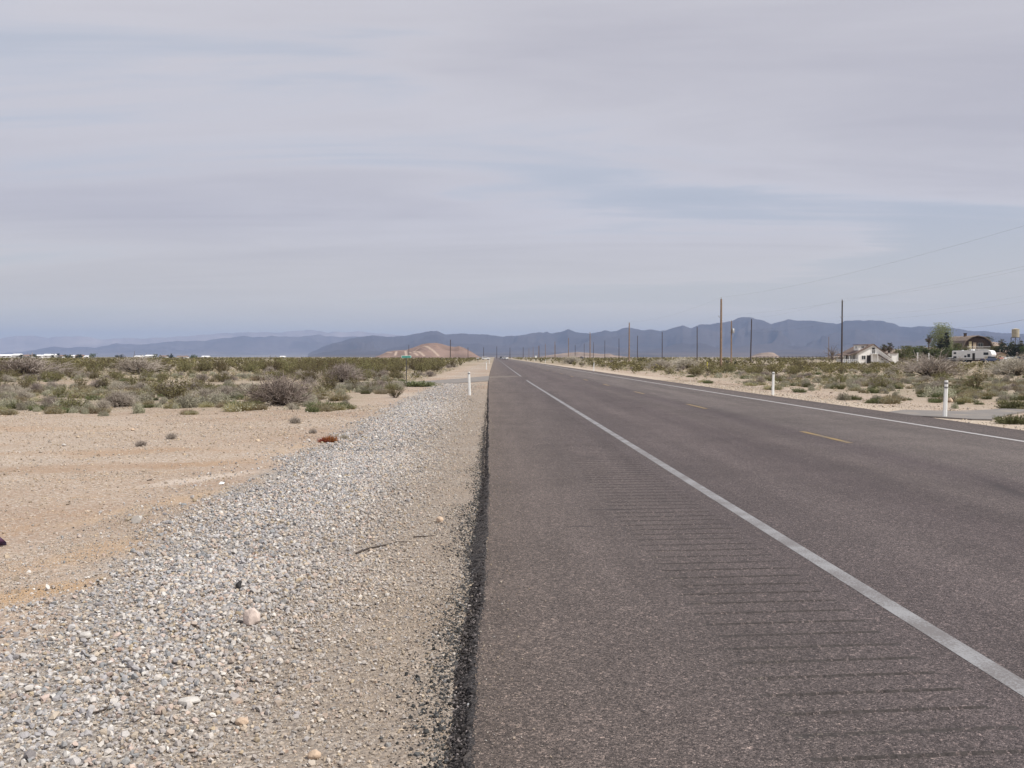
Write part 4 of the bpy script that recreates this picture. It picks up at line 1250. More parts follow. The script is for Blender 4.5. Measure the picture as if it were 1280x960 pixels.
marker(1181, 522.5, 1.0, 'nearest white roadside marker post with two grey reflector bands', (0.0, 0.03))
marker(966, 494.5, 0.99, 'white marker post on the sand across the road below the dark poles', (0, 0.02), 1)
marker(742, 463.8, 0.95, 'short white marker post across the road where green weeds meet the pavement', (0, 0.05), 1)
marker(587, 494, 1.0, 'bent white marker post standing in the gravel near the side road', (0.04, -0.03), 1)
marker(608, 462, 1.0, 'white marker post in the gravel beyond the side road', bands=1)
marker(611.6, 454.6, 0.95, 'small white marker post farthest along the gravel', bands=1)
marker(681.6, 453.8, 0.95, 'pale marker post beside the distant road next to the leafless bush', bands=0)
marker(677, 451.8, 0.9, 'small pale marker post in the distant row of four across the road', bands=0)
marker(668, 451.5, 0.8, 'tiny pale marker post below the little white road sign', bands=0)
marker(659.4, 450.7, 0.8, 'tiny pale marker post farthest along the distant far pavement edge', bands=0)

p = at(508, 478, GZL)
r_ = empty('street_sign', (p.x, p.y, GZL), 0.15)
mb = MB(); mb.box((0, 0, 0.78), (0.055, 0.055, 1.66), m_metal); mb.build('post', r_)
mb = MB(); mb.box((0, -0.03, 1.63), (0.62, 0.012, 0.15), m_teal2); q = mb.build('name_plate', r_, bevel=0.003)
mb = MB(); mb.box((0, -0.0385, 1.625), (0.56, 0.004, 0.105), m_teal); mb.build('plate_face', q)
mb = MB(); mb.box((0, 0.0, 1.615), (0.10, 0.045, 0.06), m_metal); mb.build('bracket', r_)
tag(r_, 'dark street sign post with a small blank teal name plate', 'street sign')

p = at(597.5, 452.6, GZL)
r_ = empty('mailbox', (p.x, p.y, -0.06), 0.2)
mb = MB(); mb.box((0, 0, 0.5), (0.10, 0.10, 1.05), m_metal); mb.build('post', r_)
mb = MB(); mb.prism_x([(-0.13, 1.03), (0.13, 1.03), (0.13, 1.2), (0.09, 1.29), (0, 1.32), (-0.09, 1.29), (-0.13, 1.2)], -0.30, 0.30, m_galv); mb.build('box', r_)
tag(r_, 'grey mailbox on a dark post at the end of the gravel', 'mailbox')

p = at(670, 451.2, -0.05)
r_ = empty('road_sign', (p.x, p.y, -0.06))
mb = MB(); mb.box((0, 0, 0.75), (0.07, 0.07, 1.5), m_galv); mb.build('post', r_)
mb = MB(); mb.box((0, -0.05, 1.65), (0.75, 0.02, 0.75), m_white); mb.build('panel', r_, bevel=0.006)
tag(r_, 'small white square sign on a post along the distant road', 'road sign')

p = at(884, 461.5, -0.05)
r_ = empty('utility_marker', (p.x, p.y, -0.06))
m_yel = paint('yellow_plastic', (0.50, 0.44, 0.05), 0.5)
mb = MB(); mb.tube([(0, 0, -0.05), (0, 0, 0.86)], 0.05, m_yel, 10); mb.build('post', r_)
mb = MB(); mb.tube([(0, 0, 0.86), (0, 0, 0.93), (0, 0, 0.96)], [0.06, 0.055, 0.02], m_yel, 10); mb.build('cap', r_)
tag(r_, 'yellow marker post in the brush before the tall brown pole', 'marker')

p = at(801, 463, -0.05)
m_rub = paint('tyre_rubber', (0.016, 0.015, 0.016), 0.75)
mb = MB()
ring = []; N1, N2 = 28, 10
vs = [((0.25 + 0.085 * math.cos(2 * math.pi * j / N2)) * math.cos(2 * math.pi * i / N1), 0.095 * math.sin(2 * math.pi * j / N2), (0.25 + 0.085 * math.cos(2 * math.pi * j / N2)) * math.sin(2 * math.pi * i / N1)) for i in range(N1) for j in range(N2)]
mb.add(vs, [(i * N2 + j, i * N2 + (j + 1) % N2, ((i + 1) % N1) * N2 + (j + 1) % N2, ((i + 1) % N1) * N2 + j) for i in range(N1) for j in range(N2)], m_rub, True)
o = mb.build('tyre', loc=(p.x, p.y, 0.22)); o.rotation_euler = (0.9, 0.2, 0.4); o.location.z = 0.17
tag(o, 'discarded black tyre leaning in the brush across the road', 'tyre')

# ------------------------------------------------------------------ utility poles and wires
m_pole_b = paint('brown_pole_wood', (0.235, 0.165, 0.115), 0.9, var=0.25, scale=3)
m_pole_d = paint('dark_pole_wood', (0.060, 0.046, 0.044), 0.9, var=0.25, scale=3)
m_wire = paint('wire', (0.05, 0.05, 0.055), 0.6)
m_ins = paint('insulator_glass', (0.30, 0.30, 0.32), 0.3)


def pole(x, y, h, m, label, group=None, detail=True, r0=0.17, r1=0.115, lean=(0, 0), can=False):
    if not detail:
        mb = MB(); mb.tube([(0, 0, -0.3), (0, 0, h)], [r0, r1], m, 8)
        o = mb.build('utility_pole', loc=(x, y, -0.06)); o.rotation_euler = (*lean, 0)
        return tag(o, label, 'utility pole', group)
    r_ = empty('utility_pole', (x, y, -0.06)); r_.rotation_euler = (*lean, 0)
    mb = MB(); mb.tube([(0, 0, -0.4), (0, 0, h * 0.4), (0, 0, h)], [r0, (r0 + r1) / 2, r1], m, 12); mb.build('shaft', r_)
    mb = MB(); mb.tube([(0, 0, h), (0, 0, h + 0.12)], 0.02, m_metal, 6); mb.tube([(0, 0, h + 0.12), (0, 0, h + 0.2), (0, 0, h + 0.26)], [0.07, 0.075, 0.03], m_ins, 8); mb.build('insulator', r_)
    mb = MB(); mb.tube([(-r0, 0, h * 0.73), (-0.34, 0, h * 0.745)], 0.025, m_metal, 6); mb.tube([(-0.34, 0, h * 0.745), (-0.34, 0, h * 0.745 + 0.14)], [0.06, 0.03], m_ins, 8); mb.build('insulator', r_)
    if can:
        mb = MB(); mb.tube([(0.34, -0.1, h * 0.72), (0.34, -0.1, h * 0.72 + 0.1), (0.34, -0.1, h * 0.72 + 0.95), (0.34, -0.1, h * 0.72 + 1.02)], [0.22, 0.26, 0.26, 0.1], m_galv, 14); mb.box((0.15, -0.05, h * 0.72 + 0.5), (0.3, 0.08, 0.1), m_metal); mb.build('transformer', r_)
    return tag(r_, label, 'utility pole', group)


ORD = ['nearest', 'second', 'third', 'fourth', 'fifth', 'sixth', 'seventh', 'eighth', 'ninth', 'tenth', 'eleventh', 'twelfth', 'thirteenth', 'fourteenth']
dark = []; brown = []
for n in range(-1, 9):
    z = 183 + 65 * n; x = (617 + 79616 / z - 640) * z / F_PX
    dark.append((x, z, 12.0 if n < 1 else 11.0))
for n in range(-1, 9):
    z = 144.5 + 98 * n; x = (617 + 33 * F_PX / z - 640) * z / F_PX
    brown.append((x, z, 10.0 if n < 1 else 9.9))
dl = {0: 'dark utility pole at the right frame edge beside the parked vehicles', 1: 'tall dark utility pole standing beside the white house', 2: 'leaning dark utility pole before the highest blue mountain'}
for i, (x, z, h) in enumerate(dark):
    lab = dl.get(i, '%s dark pole of the far row counted from the white house' % ORD[i - 1])
    pole(x, z, h, m_pole_d, lab, 'dark poles of the far line', z < 420, lean=(0, 0.02 if i == 2 else 0.004 * (i % 3 - 1)))
for i, (x, z, h) in enumerate(brown):
    if i == 0: continue
    lab = 'tall light brown utility pole nearest the road' if i == 1 else '%s light brown pole of the roadside row counted from the tallest' % ORD[i - 1]
    pole(x, z, h, m_pole_b, lab, 'brown poles of the roadside line', z < 420, r0=0.19, r1=0.13, lean=(0, 0.003 * (i % 3 - 1)))
p = at(914, 455.6, -0.06)
pole(p.x, p.y, 9.2, m_pole_b, 'weathered brown pole with a grey transformer can', None, True, 0.17, 0.12, can=True)
for px, top, z, lab in ((1067, 434, 430, 'faint pale pole just beyond the tall dark pole'), (1117, 433, 420, 'thin pale pole behind the white house'), (1036, 421, 330, 'faint brown pole beside the bare tree')):
    q = at_y(px, top, z); pole(q.x, z, q.z + 0.06, m_pole_b, lab, None, False, 0.12, 0.09)
for i, (px, top) in enumerate(((719, 431), (694, 431), (674, 432), (654, 434), (637.5, 434.5), (621, 433), (604.5, 434), (585, 434.5), (563, 424.5), (511, 431))):
    z = 900 if i != 8 else 620
    q = at_y(px, top, z)
    lab = 'tall thin pole standing before the tan hill' if i == 8 else ('thin pole at the left foot of the tan hill' if i == 9 else '%s thin pole of the distant crossing line counted from its big end' % ORD[i])
    pole(q.x, z, q.z + 0.06, m_pole_d, lab, None if i > 7 else 'thin poles of the distant crossing line', False, 0.26, 0.2)


def wire(row, dh, sag, label, rad, start=None, count=6, xo=0.0):
    pts = []
    P = ([start] if start else []) + [(x + xo, y, h * dh if dh <= 1 else h + 0.2) for x, y, h in row[:count]]
    for a, b_ in zip(P[:-1], P[1:]):
        for k in range(12):
            s = k / 12
            pts.append((a[0] + (b_[0] - a[0]) * s, a[1] + (b_[1] - a[1]) * s, a[2] + (b_[2] - a[2]) * s - sag * 4 * s * (1 - s)))
    pts.append(P[-1])
    mb = MB(); o = Vector(pts[0])
    mb.tube([Vector(p_) - o for p_ in pts], rad, m_wire, 4)
    return tag(mb.build('power_line', loc=o), label, 'power line')


# the next poles stand towards the photographer, outside the picture
wire(brown, 2, 0.9, 'overhead wire along the tops of the brown poles', 0.004)
wire(brown, 0.755, 0.8, 'lower overhead wire along the brown poles', 0.003, xo=-0.34)
wire(dark, 2, 0.6, 'overhead wire along the tops of the dark poles', 0.004, start=None)
wire(dark, 0.745, 0.5, 'lower overhead wire along the dark poles', 0.0035, xo=-0.34)
wire(dark, 0.69, 0.6, 'lowest overhead wire along the dark poles', 0.0035, xo=-0.2)
a = at_y(1281, 399.5, dark[0][1]); c = at_y(1196, 409.5, 300); d = at_y(1120, 414, 420)
mb = MB(); pp = [a + (c - a) * (k / 8) - Vector((0, 0, 0.35 * 4 * (k / 8) * (1 - k / 8))) for k in range(9)]
mb.tube([q - a for q in pp], 0.013, m_wire, 4)
tag(mb.build('power_line', loc=a), 'drop wire slanting down from the frame edge towards the barn roofed house', 'power line')

# ------------------------------------------------------------------ buildings
m_stucco = paint('white_stucco', (0.84, 0.83, 0.80), 0.8, var=0.05, scale=1.5)
m_whitep = paint('white_trim', (0.80, 0.80, 0.79), 0.6, var=0.05)
m_shingle = paint('brown_shingles', (0.155, 0.110, 0.090), 0.95, var=0.3, scale=3)
m_shingle2 = paint('tan_shingles', (0.19, 0.145, 0.115), 0.95, var=0.35, scale=2)
m_barn = paint('dark_brown_boards', (0.075, 0.050, 0.040), 0.85, var=0.3, scale=3)
m_cream = paint('cream_panel', (0.55, 0.47, 0.30), 0.8)
m_tanw = paint('tan_wall', (0.45, 0.36, 0.27), 0.85, var=0.1)
m_glass, t, b = new_mat('window_glass')
b.inputs['Base Color'].default_value = (0.02, 0.024, 0.03, 1); b.inputs['Roughness'].default_value = 0.12
m_dark = paint('dark_opening', (0.03, 0.026, 0.025), 0.8)
m_frame = paint('window_frame', (0.42, 0.40, 0.37), 0.6)


def window(parent, c, wd, ht, normal='-y', frame=m_whitep, depth=0.06):
    """framed window: frame with a pane set into it, on a wall facing -y or -x"""
    x, y, z = c
    mb = MB(); f = 0.09
    if normal == '-y':
        mb.box((x, y - depth / 2, z + ht / 2), (wd + 2 * f, depth, f), frame); mb.box((x, y - depth / 2, z - ht / 2), (wd + 2 * f, depth, f), frame)
        for s in (-1, 1): mb.box((x + s * (wd / 2 + f / 2), y - depth / 2, z), (f, depth, ht - f), frame)
        mb.box((x, y - depth / 2, z), (0.05, depth * 0.8, ht - f), frame)
    else:
        mb.box((x - depth / 2, y, z + ht / 2), (depth, wd + 2 * f, f), frame); mb.box((x - depth / 2, y, z - ht / 2), (depth, wd + 2 * f, f), frame)
        for s in (-1, 1): mb.box((x - depth / 2, y + s * (wd / 2 + f / 2), z), (depth, f, ht - f), frame)
        mb.box((x - depth / 2, y, z), (depth * 0.8, 0.05, ht - f), frame)
    o = mb.build('window', parent)
    mb = MB()
    if normal == '-y': mb.box((x, y - 0.012, z), (wd, 0.02, ht), m_glass)
    else: mb.box((x - 0.012, y, z), (0.02, wd, ht), m_glass)
    mb.build('pane', o)
    return o


# white house with an outside stair (gable to the road side, ridge running away from it)
ZH = 244.0
p = at_y(1091.5, 452, ZH)
K = ZH / F_PX
H = empty('white_house', (p.x, ZH, -0.06))
xl, xr = (1073 - 1091.5) * K, (1111 - 1091.5) * K       # -3.63 .. 3.8
zt = lambda y: (HORIZON - y) * K + HC + 0.06
apex = zt(430.8); el = zt(440.5); er = zt(446.2)
mb = MB(); mb.prism_y([(xl, 0), (xr, 0), (xr, er), (0.0, apex), (xl, el)], 0, 11, m_stucco); mb.build('wall', H)


def slope(parent, x0, z0, x1, z1, y0, y1, th, m, name='roof'):
    d = Vector((x1 - x0, z1 - z0)); nn = Vector((-d.y, d.x)).normalized() * th
    if nn.y < 0: nn = -nn
    mb = MB(); mb.prism_y([(x0, z0), (x1, z1), (x1 + nn.x, z1 + nn.y), (x0 + nn.x, z0 + nn.y)], y0, y1, m)
    return mb.build(name, parent)


ov = 0.35
sl_ = (apex - el) / (0 - xl); sr_ = (er - apex) / xr
slope(H, xl - ov - 2.3 * 0.0, el - ov * sl_, 0.02, apex + 0.03, -0.4, 11.4, 0.16, m_shingle)
slope(H, -0.02, apex + 0.03, xr + ov, er + ov * sr_, -0.4, 11.4, 0.16, m_shingle)
# porch roof on the left side carried by posts
slope(H, xl - 1.9, el - 0.75, xl - 0.38, el - 0.22, 1.0, 11.0, 0.14, m_shingle, 'porch_roof')
for yy in (1.3, 4.4, 7.6, 10.7):
    mb = MB(); mb.box((xl - 1.7, yy, (el - 0.8) / 2), (0.12, 0.12, el - 0.8), m_whitep); mb.build('porch_post', H)
mb = MB()
for zz in (0.45, 0.95): mb.box((xl - 1.75, 6, zz), (0.05, 10, 0.08), m_whitep)
for k in range(34): mb.box((xl - 1.75, 1.1 + k * 0.3, 0.7), (0.04, 0.05, 0.42), m_whitep)
mb.build('porch_railing', H)
window(H, (xl, 3.0, 1.5), 1.0, 1.1, '-x'); window(H, (xl, 6.0, 1.5), 1.0, 1.1, '-x')
mb = MB(); mb.box((xl - 0.03, 8.4, 1.05), (0.06, 0.95, 2.1), m_barn); mb.build('side_door', H)
# dormer on the left slope
dz = zt(433.5)
D_ = MB(); D_.box((-2.1, 3.2, apex - 0.75), (2.0, 3.4, 1.3), m_stucco); dm = D_.build('dormer', H)
mb = MB(); mb.box((-2.0, 3.2, apex - 0.02), (2.6, 3.9, 0.14), m_shingle); mb.build('dormer_roof', dm)
window(dm, (-3.1, 3.2, apex - 0.65), 0.8, 0.6, '-x'); window(dm, (-2.1, 1.5, apex - 0.62), 0.6, 0.55, '-y')
# upper door and landing, stair down to the right
mb = MB(); mb.box((0.0, -0.04, 3.15), (0.72, 0.08, 1.45), m_dark); dd = mb.build('door', H)
mb = MB()
for s in (-1, 1): mb.box((s * 0.42, -0.05, 3.15), (0.12, 0.1, 1.5), m_whitep)
mb.box((0, -0.05, 3.95), (0.96, 0.1, 0.1), m_whitep); mb.build('door_frame', dd)
lz = 2.42
mb = MB(); mb.box((0.0, -0.62, lz - 0.06), (1.5, 1.1, 0.12), m_whitep); ld = mb.build('landing', H)
for xx in (-0.7, 0.7):
    mb = MB(); mb.box((xx, -1.1, (lz - 0.12) / 2), (0.12, 0.12, lz - 0.12), m_whitep); mb.build('landing_post', ld)
st_ = MB(); run = 3.4
for k in range(13):
    st_.box((0.75 + (k + 0.5) * run / 13, -0.62, lz - 0.10 - k * lz / 13.0), (run / 13 + 0.03, 1.0, 0.05), m_barn)
stn = st_.build('stair', H)
for yy in (-1.14, -0.1):
    mb = MB(); mb.add([(0.75, yy - 0.04, lz - 0.42), (0.75 + run, yy - 0.04, -0.02), (0.75 + run, yy - 0.04, 0.28), (0.75, yy - 0.04, lz - 0.02), (0.75, yy + 0.04, lz - 0.42), (0.75 + run, yy + 0.04, -0.02), (0.75 + run, yy + 0.04, 0.28), (0.75, yy + 0.04, lz - 0.02)],
                      [(0, 1, 2, 3), (7, 6, 5, 4), (0, 4, 5, 1), (3, 2, 6, 7), (1, 5, 6, 2), (0, 3, 7, 4)], m_barn if yy < -1 else m_whitep); mb.build('stringer', stn)
mb = MB(); mb.tube([(0.75, -1.14, lz + 0.9), (0.75 + run, -1.14, 1.0)], 0.045, m_whitep, 6)
for k in range(8): mb.tube([(0.8 + k * run / 7.2, -1.14, lz - k * lz / 7.2), (0.8 + k * run / 7.2, -1.14, lz + 0.88 - k * lz / 7.4 * 0.62)], 0.03, m_whitep, 5)
mb.tube([(-0.72, -1.14, lz + 0.9), (0.75, -1.14, lz + 0.9)], 0.045, m_whitep, 6)
for k in range(5): mb.tube([(-0.72 + k * 0.36, -1.14, lz), (-0.72 + k * 0.36, -1.14, lz + 0.9)], 0.03, m_whitep, 5)
mb.build('railing', stn)
mb = MB(); mb.box((-1.1, -0.04, 1.0), (0.95, 0.08, 2.0), m_dark); mb.build('door', H)
window(H, (-2.35, 0.0, 1.45), 0.9, 1.0); window(H, (2.35, 0.0, 1.2), 0.7, 0.7)
# white annex with a flat roof
mb = MB(); mb.box((5.05, 3.4, 1.25), (2.4, 5.0, 2.5), m_stucco); an = mb.build('annex', H)
mb = MB(); mb.box((5.05, 3.4, 2.56), (2.75, 5.4, 0.14), m_shingle); mb.build('annex_roof', an)
mb = MB(); mb.box((4.5, 0.86, 1.0), (0.85, 0.07, 2.0), m_frame); mb.build('annex_door', an)
for xx in (3.95, 6.15):
    mb = MB(); mb.box((xx, 0.3, 1.25), (0.14, 0.14, 2.5), m_whitep); mb.build('annex_post', an)
tag(H, 'white stucco house with brown roof and an outside stair down its gable', 'house')

# barn roofed house
ZB = 360.0; K = ZB / F_PX
p = at_y(1222, 451, ZB)
B = empty('barn_house', (p.x, ZB, -0.06))
gp = [(-5.5, 0), (5.5, 0), (5.5, 4.9), (4.3, 7.2), (2.2, 8.5), (0, 9.0), (-2.2, 8.5), (-4.3, 7.2), (-5.5, 4.9)]
gp_in = [(x * 0.97, z if z == 0 else z - 0.2) for x, z in gp]
mb = MB(); mb.prism_y(gp_in, 0.6, 20, m_barn); mb.build('wall', B)
rp = [(-6.1, 4.3), (-5.5, 4.95), (-4.35, 7.3), (-2.25, 8.65), (0, 9.15), (2.25, 8.65), (4.35, 7.3), (5.5, 4.95), (6.1, 4.3)]
mb = MB(); n = len(rp)
up = [(x * 1.03, z + 0.22) for x, z in rp]
for i in range(n - 1):
    mb.prism_y([rp[i], rp[i + 1], up[i + 1], up[i]], -0.5, 20.5, m_shingle2)
rf = mb.build('roof', B)
mb = MB(); mb.box((-1.2, 7.5, 9.3), (0.8, 0.8, 1.9), m_barn); mb.box((-1.2, 7.5, 10.3), (1.0, 1.0, 0.15), m_dark); mb.build('chimney', rf)
mb = MB(); mb.box((0.2, 0.45, 4.35), (8.4, 1.7, 0.18), m_whitep)
for k in range(22): mb.box((-3.9 + k * 0.39, -0.35, 4.85), (0.07, 0.06, 0.85), m_frame)
mb.box((0.2, -0.35, 5.3), (8.4, 0.08, 0.08), m_whitep); mb.build('balcony', B)
mb = MB(); mb.box((-2.5, 0.54, 5.9), (1.0, 0.12, 2.6), m_cream); mb.build('cream_panel', B)
mb = MB(); mb.box((-0.9, 0.52, 5.7), (1.1, 0.14, 2.2), m_tanw); mb.build('door', B)
window(B, (1.2, 0.56, 5.8), 1.7, 1.6, frame=m_frame); window(B, (-2.6, 0.56, 2.2), 1.5, 1.2, frame=m_frame); window(B, (2.4, 0.56, 2.2), 1.5, 1.2, frame=m_frame)
for xx in (-3.7, 0.2, 4.1):
    mb = MB(); mb.box((xx, -0.3, 2.13), (0.2, 0.2, 4.26), m_tanw); mb.build('balcony_post', B)
tag(B, 'dark brown house with a barn shaped roof and a balcony in its gable', 'house')

# fifth wheel travel trailer
m_rv = paint('white_fibreglass', (0.74, 0.74, 0.74), 0.4, var=0.05, scale=1.0)
p = at_y(1217, 451, 300)
T = empty('travel_trailer', (p.x, 300, -0.06), R(-56))
mb = MB()
prof = [(-6.3, 0.75), (4.0, 0.75), (4.2, 1.65), (6.25, 1.75), (6.45, 2.3), (6.0, 3.35), (5.3, 3.6), (-6.1, 3.5), (-6.3, 3.3)]
mb.prism_y(prof, -1.25, 1.25, m_rv); bd = mb.build('body', T, bevel=0.08)
mb = MB(); mb.box((-1.0, -1.262, 1.05), (10.2, 0.02, 0.28), m_frame); mb.build('stripe', bd)
for (x, z, wd, ht) in ((-5.3, 2.75, 0.8, 0.55), (-5.3, 1.5, 1.0, 0.6), (-1.9, 1.75, 0.7, 0.55), (-0.8, 2.0, 0.9, 1.0), (4.6, 2.55, 1.5, 0.75)):
    mb = MB(); mb.box((x, -1.272, z), (wd, 0.04, ht), m_glass); mb.build('window', T, bevel=0.01)
mb = MB(); mb.box((0.75, -1.27, 1.75), (0.8, 0.04, 1.95), m_dark); mb.build('door', T)
mb = MB(); mb.box((-0.3, 0, 3.68), (0.9, 0.7, 0.28), m_whitep); mb.build('roof_unit', T, bevel=0.05)
mb = MB(); mb.box((-3.6, 0, 3.6), (0.4, 0.4, 0.16), m_whitep); mb.build('roof_vent', T)
for xx in (-2.5, -1.6):
    for s in (-1, 1):
        mb = MB(); mb.tube([(xx, s * 0.9, 0.38), (xx, s * 1.15, 0.38)], 0.38, m_rub, 18); wv = mb.build('wheel', T)
        mb = MB(); mb.tube([(xx, s * 1.14, 0.38), (xx, s * 1.17, 0.38)], 0.2, m_galv, 14); mb.build('rim', wv)
mb = MB(); mb.box((-2.0, 0, 0.6), (8.0, 2.0, 0.25), m_metal); mb.build('chassis', T)
for s in (-1, 1):
    mb = MB(); mb.box((5.2, s * 0.8, 0.85), (0.12, 0.12, 1.75), m_metal); mb.build('landing_leg', T)
tag(T, 'long white travel trailer parked before the barn roofed house', 'trailer')

# small tan outbuilding
p = at_y(1252, 451, 330)
S = empty('outbuilding', (p.x, 330, -0.06))
mb = MB(); mb.prism_y([(-1.5, 0), (1.5, 0), (1.5, 2.4), (0, 3.0), (-1.5, 2.4)], 0, 4, m_tanw); mb.build('wall', S)
slope(S, -1.8, 2.3, 0.02, 3.05, -0.3, 4.3, 0.12, m_shingle); slope(S, -0.02, 3.05, 1.8, 2.3, -0.3, 4.3, 0.12, m_shingle)
mb = MB(); mb.box((-0.6, -0.03, 0.95), (0.8, 0.06, 1.9), m_dark); mb.build('door', S)
window(S, (0.75, 0, 1.4), 0.6, 0.7)
tag(S, 'small tan shed beside the nose of the white trailer', 'shed')

# water tower
ZW = 460.0
p = at_y(1269, 450, ZW)
Wt = empty('water_tower', (p.x, ZW, -0.06), 0.3)
m_tank = paint('faded_yellow_paint', (0.37, 0.33, 0.25), 0.7, var=0.15, scale=1)
zb = (HORIZON - 421.5) / F_PX * ZW + HC; ztp = (HORIZON - 411.5) / F_PX * ZW + HC
mb = MB(); mb.tube([(0, 0, zb), (0, 0, ztp)], 1.62, m_tank, 24); tk = mb.build('tank', Wt)
mb = MB(); mb.tube([(0, 0, ztp), (0, 0, ztp + 0.45)], [1.7, 0.15], m_tank, 24); mb.build('roof', tk)
mb = MB(); mb.tube([(0, 0, zb - 0.18), (0, 0, zb - 0.005)], 1.9, m_metal, 20); mb.build('deck', Wt)
for sx in (-1, 1):
    for sy in (-1, 1):
        mb = MB(); mb.tube([(sx * 1.7, sy * 1.7, 0), (sx * 1.25, sy * 1.25, zb - 0.18)], 0.13, m_metal, 8); mb.build('leg', Wt)
for k in range(3):
    z0, z1 = 0.4 + k * zb / 3.2, 0.4 + (k + 1) * zb / 3.2
    for sy in (-1, 1):
        for sx in (-1, 1):
            mb = MB(); mb.tube([(-1.6 * sx, sy * 1.6, z0), (1.5 * sx, sy * 1.5, z1)], 0.05, m_metal, 5); mb.build('brace', Wt)
mb = MB(); mb.tube([(0, 0, 0), (0, 0, zb - 0.2)], 0.12, m_galv, 8); mb.build('riser_pipe', Wt)
tag(Wt, 'small yellowish water tank on tall steel legs', 'water tower')


# fences and lone posts by the houses
def fence(name, pts, h, m, label, rails=(0.45, 0.9), pr=0.06):
    o0 = pts[0]
    r_ = empty(name, (o0[0], o0[1], -0.06))
    for a in pts:
        mb = MB(); mb.tube([(a[0] - o0[0], a[1] - o0[1], -0.1), (a[0] - o0[0], a[1] - o0[1], h)], pr, m, 6); mb.build('post', r_)
    mb = MB()
    for k in rails:
        mb.tube([(a[0] - o0[0], a[1] - o0[1], h * k) for a in pts], pr * 0.45, m, 5)
    mb.build('rail', r_)
    return tag(r_, label, 'fence')


def span(px0, z0, px1, z1, n):
    return [((px0 + (px1 - px0) * k / (n - 1) - 640) / F_PX * (z0 + (z1 - z0) * k / (n - 1)), z0 + (z1 - z0) * k / (n - 1)) for k in range(n)]


fence('fence', span(945, 345, 1030, 320, 18), 1.9, m_pole_d, 'dark wire fence posts on the skyline between the dark poles', pr=0.07)
fence('fence', span(1124, 300, 1188, 310, 14), 1.35, m_pole_b, 'low wooden rail fence between the white house and the trailer', rails=(0.4, 0.7, 0.95))
for px, top, z, lab in ((1147, 441, 262, 'taller bare white post between the house and the trailer'), (1161, 441.5, 290, 'thin white post before the dark evergreen')):
    q = at_y(px, top, z)
    mb = MB(); mb.tube([(0, 0, -0.2), (0, 0, q.z)], [0.16, 0.15], m_whitep, 10); mb.box((0, 0, q.z + 0.05), (0.42, 0.42, 0.1), m_whitep)
    tag(mb.build('post', loc=(q.x, z, -0.06)), lab, 'post')
fence('porch_fence', [((px - 640) / F_PX * 238, 238.0) for px in np.linspace(1054, 1072, 8)], 1.0, m_whitep, 'low white fence before the porch of the white house', rails=(0.5, 0.95), pr=0.06)


